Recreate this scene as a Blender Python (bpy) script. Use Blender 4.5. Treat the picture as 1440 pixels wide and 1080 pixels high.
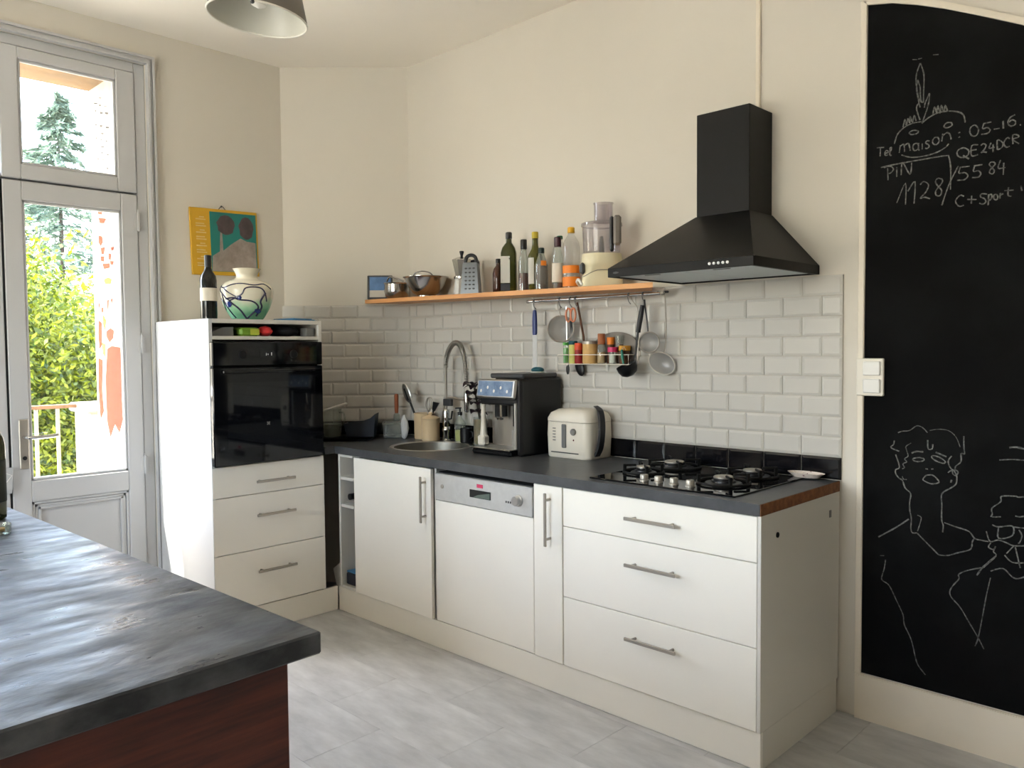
import bpy, math, random
from mathutils import Vector, Matrix
R = math.radians
random.seed(7)
for o in list(bpy.data.objects):
    bpy.data.objects.remove(o, do_unlink=True)
scene = bpy.context.scene
COL = scene.collection

# ------------------------------------------------------------------ camera
cam_d = bpy.data.cameras.new('camera')
cam = bpy.data.objects.new('camera', cam_d)
COL.objects.link(cam)
cam_d.sensor_width = 36.0
cam_d.lens = 1132.94 / 1440 * 36.0
cam_d.clip_start = 0.02
cam_d.clip_end = 400
_r = Vector((0.71616479, 0.6978782, -0.00860299))
_u = Vector((-0.02385131, 0.03679179, 0.99903828))
_f = Vector((-0.69752355, 0.71527085, -0.0429943))
cam.matrix_world = Matrix(((_r.x, _u.x, -_f.x, 1.16185594), (_r.y, _u.y, -_f.y, -2.87714195), (_r.z, _u.z, -_f.z, 1.32086123), (0, 0, 0, 1)))
scene.camera = cam

# ------------------------------------------------------------------ light
SUN_DIR = Vector((1.0, 1.5, -3.05)).normalized()
world = bpy.data.worlds.new('sky')
scene.world = world
world.use_nodes = True
wn = world.node_tree
wn.nodes.clear()
w_out = wn.nodes.new('ShaderNodeOutputWorld')
w_bg = wn.nodes.new('ShaderNodeBackground')
w_sky = wn.nodes.new('ShaderNodeTexSky')
w_sky.sky_type = 'NISHITA'
w_sky.sun_disc = False
w_sky.sun_elevation = math.asin(-SUN_DIR.z)
w_sky.sun_rotation = math.atan2(-SUN_DIR.x, -SUN_DIR.y)
w_sky.air_density = 1.0
w_sky.dust_density = 4.0
w_sky.ozone_density = 1.0
w_mix = wn.nodes.new('ShaderNodeMix')
w_mix.data_type = 'RGBA'
w_mix.inputs[0].default_value = 0.75
w_mix.inputs[7].default_value = (0.305, 0.298, 0.282, 1)
wn.links.new(w_sky.outputs[0], w_mix.inputs[6])
wn.links.new(w_mix.outputs[2], w_bg.inputs[0])
w_bg.inputs[1].default_value = 20.0
wn.links.new(w_bg.outputs[0], w_out.inputs[0])
sun_d = bpy.data.lights.new('sun', 'SUN')
sun_d.energy = 30.0
sun_d.angle = R(0.6)
sun_d.color = (1.0, 0.97, 0.92)
sun = bpy.data.objects.new('sun', sun_d)
COL.objects.link(sun)
sun.rotation_euler = SUN_DIR.to_track_quat('-Z', 'Y').to_euler()
sun.location = (-6, -8, 12)

def portal(name, loc, rot, sx, sy):
    d = bpy.data.lights.new(name, 'AREA')
    d.shape = 'RECTANGLE'
    d.size = sx
    d.size_y = sy
    d.cycles.is_portal = True
    o = bpy.data.objects.new(name, d)
    COL.objects.link(o)
    o.location = loc
    o.rotation_euler = rot

portal('daylight_portal', (-3.43, -1.91, 1.38), (0, R(-90), 0), 2.66, 1.14)
portal('daylight_portal', (-0.95, -5.41, 1.25), (R(90), 0, 0), 2.1, 2.4)  # sky light through the added rear doors


vs = scene.view_settings
vs.view_transform = 'Standard'
vs.look = 'None'
vs.gamma = 1.0
vs.use_curve_mapping = False
vs.exposure = -0.30
scene.cycles.use_denoising = True
scene.cycles.max_bounces = 10
scene.cycles.diffuse_bounces = 6
scene.cycles.transparent_max_bounces = 16
scene.cycles.sample_clamp_indirect = 8.0
scene.cycles.caustics_reflective = False
scene.cycles.caustics_refractive = False

# ------------------------------------------------------------------ materials
def lin(c):
    return tuple(((v / 255) / 12.92 if v / 255 <= 0.04045 else ((v / 255 + 0.055) / 1.055) ** 2.4) for v in c)

MATS = {}
def mat(name, col, rough=0.5, metal=0.0, noise=None, bump=None, col2=None, rand=0.0, spec=0.5, coat=0.0, trans=0.0, ior=1.45, rnoise=None, stretch=None):
    m = bpy.data.materials.new(name)
    MATS[name] = m
    m.use_nodes = True
    nt = m.node_tree
    b = nt.nodes['Principled BSDF']
    c = lin(col)
    b.inputs['Base Color'].default_value = (*c, 1)
    b.inputs['Roughness'].default_value = rough
    b.inputs['Metallic'].default_value = metal
    b.inputs['Specular IOR Level'].default_value = spec
    b.inputs['Coat Weight'].default_value = coat
    b.inputs['Transmission Weight'].default_value = trans
    b.inputs['IOR'].default_value = ior
    vec = None
    if noise or bump or rnoise:
        tc = nt.nodes.new('ShaderNodeTexCoord')
        mp = nt.nodes.new('ShaderNodeMapping')
        if stretch:
            mp.inputs['Scale'].default_value = stretch
        nt.links.new(tc.outputs['Object'], mp.inputs[0])
        vec = mp.outputs[0]
    src = None
    if noise:
        n = nt.nodes.new('ShaderNodeTexNoise')
        n.inputs['Scale'].default_value = noise[0]
        n.inputs['Detail'].default_value = 6
        n.inputs['Roughness'].default_value = 0.6
        nt.links.new(vec, n.inputs['Vector'])
        rp = nt.nodes.new('ShaderNodeValToRGB')
        c2 = lin(col2) if col2 else tuple(min(1, v * (1 + noise[1])) for v in c)
        c1 = c if col2 else tuple(v * (1 - noise[1]) for v in c)
        lo, hi = (noise[2], noise[3]) if len(noise) > 3 else (0.3, 0.7)
        rp.color_ramp.elements[0].position = lo
        rp.color_ramp.elements[1].position = hi
        rp.color_ramp.elements[0].color = (*c1, 1)
        rp.color_ramp.elements[1].color = (*c2, 1)
        nt.links.new(n.outputs[0], rp.inputs[0])
        src = rp.outputs[0]
    if rand:
        oi = nt.nodes.new('ShaderNodeObjectInfo')
        mr = nt.nodes.new('ShaderNodeMapRange')
        mr.inputs[3].default_value = 1 - rand
        mr.inputs[4].default_value = 1 + rand
        nt.links.new(oi.outputs['Random'], mr.inputs[0])
        mx = nt.nodes.new('ShaderNodeVectorMath')
        mx.operation = 'SCALE'
        if src:
            nt.links.new(src, mx.inputs[0])
        else:
            mx.inputs[0].default_value = c
        nt.links.new(mr.outputs[0], mx.inputs['Scale'])
        src = mx.outputs[0]
    if src:
        nt.links.new(src, b.inputs['Base Color'])
    if rnoise:
        n3 = nt.nodes.new('ShaderNodeTexNoise')
        n3.inputs['Scale'].default_value = rnoise[0]
        n3.inputs['Detail'].default_value = 5
        nt.links.new(vec, n3.inputs['Vector'])
        m3 = nt.nodes.new('ShaderNodeMapRange')
        m3.inputs[1].default_value = 0.3
        m3.inputs[2].default_value = 0.7
        m3.inputs[3].default_value = rnoise[1]
        m3.inputs[4].default_value = rnoise[2]
        nt.links.new(n3.outputs[0], m3.inputs[0])
        nt.links.new(m3.outputs[0], b.inputs['Roughness'])
    if bump:
        n2 = nt.nodes.new('ShaderNodeTexNoise')
        n2.inputs['Scale'].default_value = bump[0]
        n2.inputs['Detail'].default_value = bump[2] if len(bump) > 2 else 4
        nt.links.new(vec, n2.inputs['Vector'])
        bp = nt.nodes.new('ShaderNodeBump')
        bp.inputs['Strength'].default_value = bump[1]
        bp.inputs['Distance'].default_value = bump[3] if len(bump) > 3 else 0.004
        nt.links.new(n2.outputs[0], bp.inputs['Height'])
        nt.links.new(bp.outputs[0], b.inputs['Normal'])
    return m

def clear(name, tint, gloss=0.08, rough=0.02, haze=0.0):
    """thin clear glass or plastic: transparent, a weak mirror and optionally some milky haze"""
    m = bpy.data.materials.new(name)
    MATS[name] = m
    m.use_nodes = True
    nt = m.node_tree
    nt.nodes.clear()
    out = nt.nodes.new('ShaderNodeOutputMaterial')
    tr = nt.nodes.new('ShaderNodeBsdfTransparent')
    tr.inputs[0].default_value = (*lin(tint), 1)
    gl = nt.nodes.new('ShaderNodeBsdfGlossy')
    gl.inputs['Roughness'].default_value = rough
    mx = nt.nodes.new('ShaderNodeMixShader')
    fr = nt.nodes.new('ShaderNodeFresnel')
    geo = nt.nodes.new('ShaderNodeNewGeometry')
    io = nt.nodes.new('ShaderNodeMapRange')          # same reflectance from both sides of the thin sheet
    io.inputs[3].default_value = 1.45
    io.inputs[4].default_value = 1 / 1.45
    nt.links.new(geo.outputs['Backfacing'], io.inputs[0])
    nt.links.new(io.outputs[0], fr.inputs[0])
    mt = nt.nodes.new('ShaderNodeMath')
    mt.operation = 'MULTIPLY'
    mt.inputs[1].default_value = gloss / 0.04
    mt.use_clamp = True
    nt.links.new(fr.outputs[0], mt.inputs[0])
    nt.links.new(mt.outputs[0], mx.inputs[0])
    base = tr.outputs[0]
    if haze:
        df = nt.nodes.new('ShaderNodeBsdfDiffuse')
        df.inputs[0].default_value = (*lin(tint), 1)
        m2 = nt.nodes.new('ShaderNodeMixShader')
        m2.inputs[0].default_value = haze
        nt.links.new(tr.outputs[0], m2.inputs[1])
        nt.links.new(df.outputs[0], m2.inputs[2])
        base = m2.outputs[0]
    nt.links.new(base, mx.inputs[1])
    nt.links.new(gl.outputs[0], mx.inputs[2])
    nt.links.new(mx.outputs[0], out.inputs[0])
    return m

mat('paint', (212, 206, 194), 0.9, noise=(1.2, 0.02), bump=(60, 0.05))
mat('ceiling_paint', (246, 240, 229), 0.92, noise=(1.0, 0.02))
mat('white_lacquer', (240, 236, 226), 0.32, noise=(3, 0.012), spec=0.4)
mat('white_board', (212, 209, 201), 0.45)
mat('joinery', (190, 190, 190), 0.42, noise=(2, 0.02))
mat('trim_paint', (226, 217, 200), 0.5, noise=(3, 0.04), bump=(25, 0.05))
mat('tile_white', (196, 193, 186), 0.17, rand=0.025, spec=0.4)
mat('tile_black', (14, 14, 17), 0.12, rand=0.1)
mat('grout', (190, 184, 172), 0.9)
mat('floor_tile', (168, 168, 168), 0.46, noise=(4.5, 0.3, 0.35, 0.78), col2=(208, 208, 207), rand=0.03, stretch=(0.8, 2.4, 1), bump=(30, 0.03))
mat('floor_base', (190, 189, 186), 0.7)
mat('laminate', (58, 60, 63), 0.36, noise=(14, 0.2), col2=(76, 78, 81), bump=(60, 0.03))
mat('chipboard', (136, 92, 58), 0.8, noise=(40, 0.3), col2=(92, 52, 32))
mat('slate', (40, 43, 47), 0.4, noise=(15, 0.3, 0.35, 0.72), col2=(92, 94, 97), rnoise=(13, 0.24, 0.58), bump=(4.2, 0.75, 8, 0.016), stretch=(1.5, 0.6, 1), spec=0.32)
mat('slate_edge', (24, 26, 29), 0.5, noise=(12, 0.2))
mat('red_wood', (96, 42, 26), 0.5, noise=(9, 0.4), col2=(48, 18, 11), stretch=(0.5, 0.5, 7))
mat('black_metal', (15, 15, 14), 0.5, noise=(3, 0.06), spec=0.22)
mat('black_plastic', (16, 16, 18), 0.38)
mat('black_gloss', (8, 9, 12), 0.06)
mat('black_glass', (6, 7, 10), 0.03, spec=0.6)
mat('oven_window', (14, 16, 20), 0.04, spec=0.6)
mat('dark_gap', (18, 18, 18), 0.9)
mat('steel', (190, 190, 188), 0.28, metal=1.0, noise=(8, 0.05))
mat('brushed', (168, 162, 152), 0.42, metal=0.75)
mat('chrome', (215, 215, 215), 0.1, metal=1.0)
mat('polished', (188, 186, 183), 0.2, metal=1.0)
mat('sink_steel', (120, 117, 108), 0.42, metal=0.85)
mat('dishwasher_steel', (206, 206, 204), 0.34, metal=0.55, noise=(30, 0.06))
mat('shelf_wood', (196, 132, 78), 0.5, noise=(5, 0.2), col2=(222, 166, 108), stretch=(0.5, 6, 6))
mat('cork', (150, 92, 58), 0.8, noise=(60, 0.2))
mat('chalkboard', (11, 11, 11), 0.85, noise=(2.6, 0.2, 0.45, 0.9), col2=(30, 31, 31), spec=0.1)
mat('chalk', (38, 38, 37), 0.95, noise=(120, 0.3, 0.3, 0.75), col2=(138, 138, 133))
mat('cream_plastic', (222, 216, 202), 0.35)
mat('cream', (222, 212, 178), 0.4)
mat('grey_plastic', (112, 112, 110), 0.4)
mat('dark_grey', (62, 63, 64), 0.4)
mat('rubber', (34, 34, 36), 0.55)
mat('wine_glass_dark', (12, 16, 14), 0.08)
mat('olive_glass', (82, 80, 18), 0.08, trans=0.35)
mat('bottle_green', (58, 62, 16), 0.08, trans=0.3)
mat('brown_glass', (64, 34, 20), 0.1, trans=0.2)
mat('paper', (214, 206, 190), 0.8, noise=(30, 0.04))
mat('label_grey', (196, 192, 182), 0.8)
mat('navy', (20, 30, 46), 0.5)
mat('red_liquid', (92, 20, 14), 0.2)
mat('brown_liquid', (60, 26, 14), 0.2)
mat('black_cap', (14, 13, 13), 0.4)
mat('plum', (58, 22, 34), 0.4)
mat('yellow_cap', (216, 162, 28), 0.4)
mat('green_cap', (24, 92, 62), 0.4)
mat('orange', (226, 128, 36), 0.5)
mat('orange_red', (206, 72, 36), 0.5)
mat('spice_red', (150, 36, 34), 0.5)
mat('spice_tan', (204, 164, 104), 0.6, noise=(20, 0.1))
mat('spice_yellow', (196, 196, 110), 0.6)
mat('spice_green', (82, 168, 70), 0.5)
mat('spice_brown', (96, 62, 40), 0.6)
mat('pink', (186, 40, 92), 0.4)
mat('mustard', (196, 140, 40), 0.5)
mat('teal', (16, 76, 86), 0.6)
mat('teal_handle', (18, 112, 92), 0.4)
mat('blue_plastic', (36, 52, 110), 0.35)
mat('blue_cloth', (70, 128, 168), 0.8, noise=(25, 0.2))
mat('salmon', (206, 128, 92), 0.45)
mat('green_pack', (110, 150, 44), 0.5)
mat('lime_pack', (168, 178, 62), 0.5)
mat('red_pack', (204, 52, 54), 0.4)
mat('dark_cloth', (24, 24, 30), 0.8)
mat('beige_ceramic', (206, 182, 146), 0.42)
mat('vase_white', (224, 218, 198), 0.25)
mat('purple_leaf', (38, 20, 30), 0.5)
mat('stem', (62, 58, 44), 0.6)
mat('soil_jar', (150, 108, 58), 0.3, noise=(22, 0.4), col2=(106, 110, 44))
mat('wood_handle', (146, 78, 44), 0.5)
mat('white_plastic', (226, 224, 218), 0.35)
mat('yellow_frame', (202, 156, 36), 0.5)
mat('poster_teal', (24, 118, 112), 0.55)
mat('poster_grey', (150, 138, 130), 0.55, noise=(18, 0.3))
mat('poster_dark', (72, 60, 62), 0.55, noise=(18, 0.4))
mat('poster_pale', (214, 184, 122), 0.55)
mat('pink_sticker', (196, 56, 92), 0.5)
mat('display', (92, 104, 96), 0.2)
mat('glow_white', (230, 230, 230), 0.4)
mat('hood_filter', (196, 204, 206), 0.4, metal=0.3, bump=(200, 0.2))
mat('enamel_grey', (112, 106, 98), 0.45)
mat('enamel_white', (200, 198, 186), 0.35)
mat('rim_white', (232, 228, 216), 0.35)
mat('stone', (112, 104, 92), 0.9, noise=(9, 0.3), col2=(150, 142, 128), bump=(30, 0.5))
mat('lintel_stone', (120, 92, 58), 0.9, noise=(12, 0.3), col2=(96, 78, 56), bump=(30, 0.5))
mat('peeling', (176, 168, 156), 0.9, noise=(14, 0.12), bump=(24, 0.5), spec=0.1)
mat('bare_brick', (96, 52, 40), 0.95, noise=(40, 0.25), spec=0.0)
mat('ochre_stain', (110, 92, 50), 0.95, noise=(40, 0.25), spec=0.0)
mat('grey_stain', (84, 80, 76), 0.95, noise=(40, 0.25), spec=0.0)
mat('tower_side', (200, 201, 200), 0.7, spec=0.08)
mat('facade', (214, 204, 186), 0.9, noise=(3, 0.08))
mat('rusty_rail', (92, 62, 34), 0.6, noise=(20, 0.2))
mat('rail_white', (226, 220, 206), 0.6)
mat('rail_stone', (120, 114, 100), 0.6)
mat('ground', (196, 188, 170), 0.95, noise=(1.5, 0.1))  # pale gravel tone chosen to bounce sunlight up to the ceiling
mat('bark', (40, 32, 26), 0.9, noise=(20, 0.3))
mat('conifer', (62, 84, 66), 0.85, rand=0.0)
mat('display_blue', (92, 112, 140), 0.12, noise=(30, 0.3), col2=(140, 160, 186))
mat('floral', (226, 212, 200), 0.3, noise=(90, 0.3, 0.6, 0.66), col2=(130, 70, 84))
mat('soil_dark', (60, 64, 50), 0.4, noise=(22, 0.3))
mat('vase_ink', (44, 44, 72), 0.15)
mat('vase_blue', (36, 52, 112), 0.12)
mat('blue_plain', (86, 122, 168), 0.6, noise=(14, 0.3))
mat('alu', (196, 194, 188), 0.24, metal=1.0)
mat('grater_steel', (112, 116, 120), 0.35, metal=0.9)
mat('oil_label', (200, 198, 190), 0.7, noise=(45, 0.1, 0.62, 0.68), col2=(60, 60, 62))
mat('oil_dark_label', (44, 50, 46), 0.6)
mat('olive_cap', (176, 156, 44), 0.4)
mat('green_black_cap', (22, 40, 36), 0.4)
clear('sieve_mesh', (190, 188, 186), 0.06, 0.3, 0.35)
clear('pane', (250, 252, 252), 0.05)
clear('clear_glass', (246, 248, 246), 0.08)
clear('clear_plastic', (246, 245, 244), 0.06, 0.1, 0.10)
clear('smoke_plastic', (232, 228, 230), 0.06, 0.1, 0.14)
clear('jar_glass', (236, 240, 235), 0.08, 0.04, 0.12)
clear('white_film', (236, 236, 236), 0.06, 0.2, 0.55)

def leaf_mat(name, c1, c2):
    m = bpy.data.materials.new(name)
    MATS[name] = m
    m.use_nodes = True
    nt = m.node_tree
    b = nt.nodes['Principled BSDF']
    out = [n for n in nt.nodes if n.type == 'OUTPUT_MATERIAL'][0]
    g = nt.nodes.new('ShaderNodeNewGeometry')
    rp = nt.nodes.new('ShaderNodeValToRGB')
    rp.color_ramp.elements[0].color = (*lin(c1), 1)
    rp.color_ramp.elements[1].color = (*lin(c2), 1)
    nt.links.new(g.outputs['Random Per Island'], rp.inputs[0])
    nt.links.new(rp.outputs[0], b.inputs['Base Color'])
    b.inputs['Roughness'].default_value = 0.6
    tl = nt.nodes.new('ShaderNodeBsdfTranslucent')
    nt.links.new(rp.outputs[0], tl.inputs[0])
    mx = nt.nodes.new('ShaderNodeMixShader')
    mx.inputs[0].default_value = 0.4
    nt.links.new(b.outputs[0], mx.inputs[1])
    nt.links.new(tl.outputs[0], mx.inputs[2])
    nt.links.new(mx.outputs[0], out.inputs[0])
leaf_mat('leaf', (22, 50, 6), (116, 124, 10))
leaf_mat('needle', (58, 78, 66), (98, 116, 100))

def vase_mat():
    m = bpy.data.materials.new('vase_paint')
    MATS['vase_paint'] = m
    m.use_nodes = True
    nt = m.node_tree
    b = nt.nodes['Principled BSDF']
    b.inputs['Roughness'].default_value = 0.15
    tc = nt.nodes.new('ShaderNodeTexCoord')
    sp = nt.nodes.new('ShaderNodeSeparateXYZ')
    nt.links.new(tc.outputs['Object'], sp.inputs[0])
    n = nt.nodes.new('ShaderNodeTexNoise')
    n.inputs['Scale'].default_value = 9
    nt.links.new(tc.outputs['Object'], n.inputs['Vector'])
    ad = nt.nodes.new('ShaderNodeMath')
    ad.operation = 'MULTIPLY_ADD'
    ad.inputs[1].default_value = 0.09
    nt.links.new(n.outputs[0], ad.inputs[0])
    nt.links.new(sp.outputs['Z'], ad.inputs[2])
    rp = nt.nodes.new('ShaderNodeValToRGB')
    e = rp.color_ramp.elements
    e[0].position = 0.085
    e[0].color = (*lin((92, 150, 120)), 1)
    e[1].position = 0.15
    e[1].color = (*lin((222, 216, 196)), 1)
    k = e.new(0.115)
    k.color = (*lin((150, 196, 160)), 1)
    nt.links.new(ad.outputs[0], rp.inputs[0])
    nt.links.new(rp.outputs[0], b.inputs['Base Color'])
vase_mat()

# ------------------------------------------------------------------ mesh helpers
class MB:
    def __init__(s, T=None):
        s.v = []
        s.f = []
        s.mi = []
        s.T = T or Matrix.Identity(4)
    def add(s, vs_, fs, mi=0, T=None):
        n = len(s.v)
        TT = s.T @ T if T is not None else s.T
        s.v += [tuple(TT @ Vector(p)) for p in vs_]
        for f in fs:
            s.f.append([n + i for i in f])
            s.mi.append(mi)
        return s
    def box(s, a, b, bev=0.0, mi=0, T=None):
        x0, x1 = sorted((a[0], b[0]))
        y0, y1 = sorted((a[1], b[1]))
        z0, z1 = sorted((a[2], b[2]))
        if bev <= 0:
            vs_ = [(x, y, z) for z in (z0, z1) for y in (y0, y1) for x in (x0, x1)]
            fs = [(0, 2, 3, 1), (4, 5, 7, 6), (0, 1, 5, 4), (2, 6, 7, 3), (0, 4, 6, 2), (1, 3, 7, 5)]
            return s.add(vs_, fs, mi, T)
        e = min(bev, (x1 - x0) * .49, (y1 - y0) * .49, (z1 - z0) * .49)
        vs_ = []
        idx = {}
        for i, x in enumerate((x0, x1)):
            for j, y in enumerate((y0, y1)):
                for k, z in enumerate((z0, z1)):
                    ix, iy, iz = (x + e, x - e)[i], (y + e, y - e)[j], (z + e, z - e)[k]
                    for ax, pnt in enumerate(((x, iy, iz), (ix, y, iz), (ix, iy, z))):
                        idx[i, j, k, ax] = len(vs_)
                        vs_.append(pnt)
        fs = []
        for i in (0, 1):
            q = [idx[i, j, k, 0] for j, k in ((0, 0), (0, 1), (1, 1), (1, 0))]
            fs.append(q if i == 0 else q[::-1])
            q = [idx[j, i, k, 1] for j, k in ((0, 0), (1, 0), (1, 1), (0, 1))]
            fs.append(q if i == 0 else q[::-1])
            q = [idx[j, k, i, 2] for j, k in ((0, 0), (0, 1), (1, 1), (1, 0))]
            fs.append(q if i == 0 else q[::-1])
        for i in (0, 1):
            for j in (0, 1):
                fs.append([idx[i, j, 0, 0], idx[i, j, 1, 0], idx[i, j, 1, 1], idx[i, j, 0, 1]])
                fs.append([idx[i, 0, j, 0], idx[i, 0, j, 2], idx[i, 1, j, 2], idx[i, 1, j, 0]])
                fs.append([idx[0, i, j, 1], idx[1, i, j, 1], idx[1, i, j, 2], idx[0, i, j, 2]])
                for k in (0, 1):
                    fs.append([idx[i, j, k, 0], idx[i, j, k, 1], idx[i, j, k, 2]])
        return s.add(vs_, fs, mi, T)
    def lathe(s, prof, seg=24, c=(0, 0, 0), mi=0, T=None, a0=0.0, a1=360.0):
        full = abs(a1 - a0 - 360) < 1e-6
        n = seg if full else seg + 1
        vs_ = []
        for (r, z) in prof:
            for i in range(n):
                a = R(a0 + (a1 - a0) * i / seg)
                vs_.append((c[0] + r * math.cos(a), c[1] + r * math.sin(a), c[2] + z))
        fs = []
        for j in range(len(prof) - 1):
            for i in range(seg):
                i2 = (i + 1) % n if full else i + 1
                fs.append((j * n + i, j * n + i2, (j + 1) * n + i2, (j + 1) * n + i))
        if full:
            if prof[0][0] > 1e-5:
                fs.append(tuple(range(n))[::-1])
            if prof[-1][0] > 1e-5:
                fs.append(tuple((len(prof) - 1) * n + i for i in range(n)))
        return s.add(vs_, fs, mi, T)
    def shell(s, prof, seg=24, c=(0, 0, 0), mi=0, T=None):
        """lathe of a profile without end caps"""
        n = seg
        vs_ = [(c[0] + r * math.cos(R(360 * i / n)), c[1] + r * math.sin(R(360 * i / n)), c[2] + z) for (r, z) in prof for i in range(n)]
        fs = [(j * n + i, j * n + (i + 1) % n, (j + 1) * n + (i + 1) % n, (j + 1) * n + i) for j in range(len(prof) - 1) for i in range(n)]
        return s.add(vs_, fs, mi, T)
    def tube(s, pts, r, seg=8, closed=False, mi=0, T=None, caps=True):
        P = [Vector(p) for p in pts]
        n = len(P)
        rr = r if isinstance(r, (list, tuple)) else [r] * n
        vs_ = []
        prev = None
        for i in range(n):
            if closed:
                t = P[(i + 1) % n] - P[i - 1]
            else:
                t = P[min(i + 1, n - 1)] - P[max(i - 1, 0)]
            t = t.normalized() if t.length > 1e-9 else Vector((0, 0, 1))
            if prev is None:
                ref = Vector((0, 0, 1)) if abs(t.z) < 0.9 else Vector((1, 0, 0))
                a = t.cross(ref).normalized()
            else:
                a = (prev - t * prev.dot(t))
                a = a.normalized() if a.length > 1e-6 else t.orthogonal().normalized()
            prev = a
            b = t.cross(a)
            for k in range(seg):
                q = P[i] + (a * math.cos(2 * math.pi * k / seg) + b * math.sin(2 * math.pi * k / seg)) * rr[i]
                vs_.append(tuple(q))
        fs = []
        for i in range(n if closed else n - 1):
            j = (i + 1) % n
            for k in range(seg):
                k2 = (k + 1) % seg
                fs.append((i * seg + k, i * seg + k2, j * seg + k2, j * seg + k))
        if not closed and caps:
            fs.append(tuple(range(seg))[::-1])
            fs.append(tuple((n - 1) * seg + k for k in range(seg)))
        return s.add(vs_, fs, mi, T)
    def prism(s, poly, h0, h1, mi=0, T=None, axis='z'):
        n = len(poly)
        def pt(a, b, h):
            return (a, b, h) if axis == 'z' else ((a, h, b) if axis == 'y' else (h, a, b))
        vs_ = [pt(a, b, h0) for a, b in poly] + [pt(a, b, h1) for a, b in poly]
        fs = [tuple(range(n))[::-1], tuple(range(n, 2 * n))]
        fs += [(i, (i + 1) % n, n + (i + 1) % n, n + i) for i in range(n)]
        return s.add(vs_, fs, mi, T)
    def ball(s, c, rad, seg=16, rings=10, mi=0, T=None):
        rx, ry, rz = rad if isinstance(rad, (list, tuple)) else (rad, rad, rad)
        vs_ = [(c[0], c[1], c[2] - rz)]
        for j in range(1, rings):
            t = math.pi * j / rings - math.pi / 2
            for i in range(seg):
                a = 2 * math.pi * i / seg
                vs_.append((c[0] + rx * math.cos(t) * math.cos(a), c[1] + ry * math.cos(t) * math.sin(a), c[2] + rz * math.sin(t)))
        vs_.append((c[0], c[1], c[2] + rz))
        fs = [(0, 1 + (i + 1) % seg, 1 + i) for i in range(seg)]
        for j in range(rings - 2):
            for i in range(seg):
                a = 1 + j * seg
                fs.append((a + i, a + (i + 1) % seg, a + seg + (i + 1) % seg, a + seg + i))
        a = 1 + (rings - 2) * seg
        fs += [(a + i, a + (i + 1) % seg, len(vs_) - 1) for i in range(seg)]
        return s.add(vs_, fs, mi, T)
    def mesh(s, name, mats, sharp=35):
        me = bpy.data.meshes.new(name)
        me.from_pydata(s.v, [], s.f)
        for m in (mats if isinstance(mats, (list, tuple)) else [mats]):
            me.materials.append(MATS[m])
        me.polygons.foreach_set('material_index', s.mi)
        me.polygons.foreach_set('use_smooth', [True] * len(s.f))
        me.update()
        me.set_sharp_from_angle(angle=R(sharp))
        return me
    def build(s, name, mats, parent=None, sharp=35):
        return place(name, s.mesh(name, mats, sharp), parent)

def place(name, me, parent=None, loc=None, rot=None):
    o = bpy.data.objects.new(name, me)
    COL.objects.link(o)
    if parent:
        o.parent = parent
    if loc is not None:
        o.location = loc
    if rot is not None:
        o.rotation_euler = rot
    return o

def tag(o, label, cat, group=None):
    o['label'] = label
    o['category'] = cat
    if group:
        o['group'] = group
    return o

def thing(name, label, cat, loc=(0, 0, 0), rotz=0.0, group=None):
    o = bpy.data.objects.new(name, None)
    COL.objects.link(o)
    o.empty_display_size = 0.05
    o.location = loc
    o.rotation_euler = (0, 0, R(rotz))
    return tag(o, label, cat, group)

def struct(o, label=None):
    o['kind'] = 'structure'
    if label:
        o['label'] = label
    return o

def off(t):
    """modelling in room coordinates under a thing whose Empty stands at its base"""
    return MB(Matrix.Translation(-Vector(t.location)))

def smooth_path(pts, n=6):
    P = [Vector(p) for p in pts]
    out = []
    for i in range(len(P) - 1):
        p0, p1, p2, p3 = P[max(i - 1, 0)], P[i], P[i + 1], P[min(i + 2, len(P) - 1)]
        for k in range(n):
            t = k / n
            out.append(0.5 * ((2 * p1) + (p2 - p0) * t + (2 * p0 - 5 * p1 + 4 * p2 - p3) * t * t + (3 * p1 - p0 - 3 * p2 + p3) * t ** 3))
    out.append(P[-1])
    return out

# ------------------------------------------------------------------ room shell
ZC = 2.897
XW = -2.93                      # inner face of the window wall
W2A = Vector((-2.944, -0.525))  # diagonal corner wall
W2B = Vector((-2.441, 0.0))

fl = MB().box((-3.42, -5.2, -0.15), (5.0, 0.2, -0.0025)).build('floor', 'floor_base')
struct(fl, 'grey stone-look vinyl floor')
tm = MB().box((0, 0, -0.0022), (0.6094, 0.3044, 0.0), 0.0004).mesh('floor_tile', 'floor_tile')
for j in range(13):
    y = -0.30 - 0.305 * (j + 1) + 0.29
    for i in range(9):
        x = -2.93 + 0.61 * i - (0.305 if j % 2 else 0.0)
        if x > 1.9 or (x + 0.61 > -0.01 and False):
            continue
        place('floor_tile', tm, fl, (x, y, 0))

wb = MB().box((-2.6, 0.0, 0), (5.0, 0.2, ZC)).build('wall_back', 'paint')
struct(wb, 'cream painted wall behind the worktop')
nrm = Vector((-(W2B - W2A).y, (W2B - W2A).x)).normalized()
A_, B_ = W2A, W2B
poly = [(A_.x, A_.y), (B_.x, B_.y), (B_.x + nrm.x * .16, B_.y + nrm.y * .16 + .02), (A_.x + nrm.x * .16 - .02, A_.y + nrm.y * .16)]
wc = MB().prism(poly[::-1], 0, ZC).build('wall_corner', 'paint')
struct(wc, 'narrow diagonal cream wall in the corner')

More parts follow.
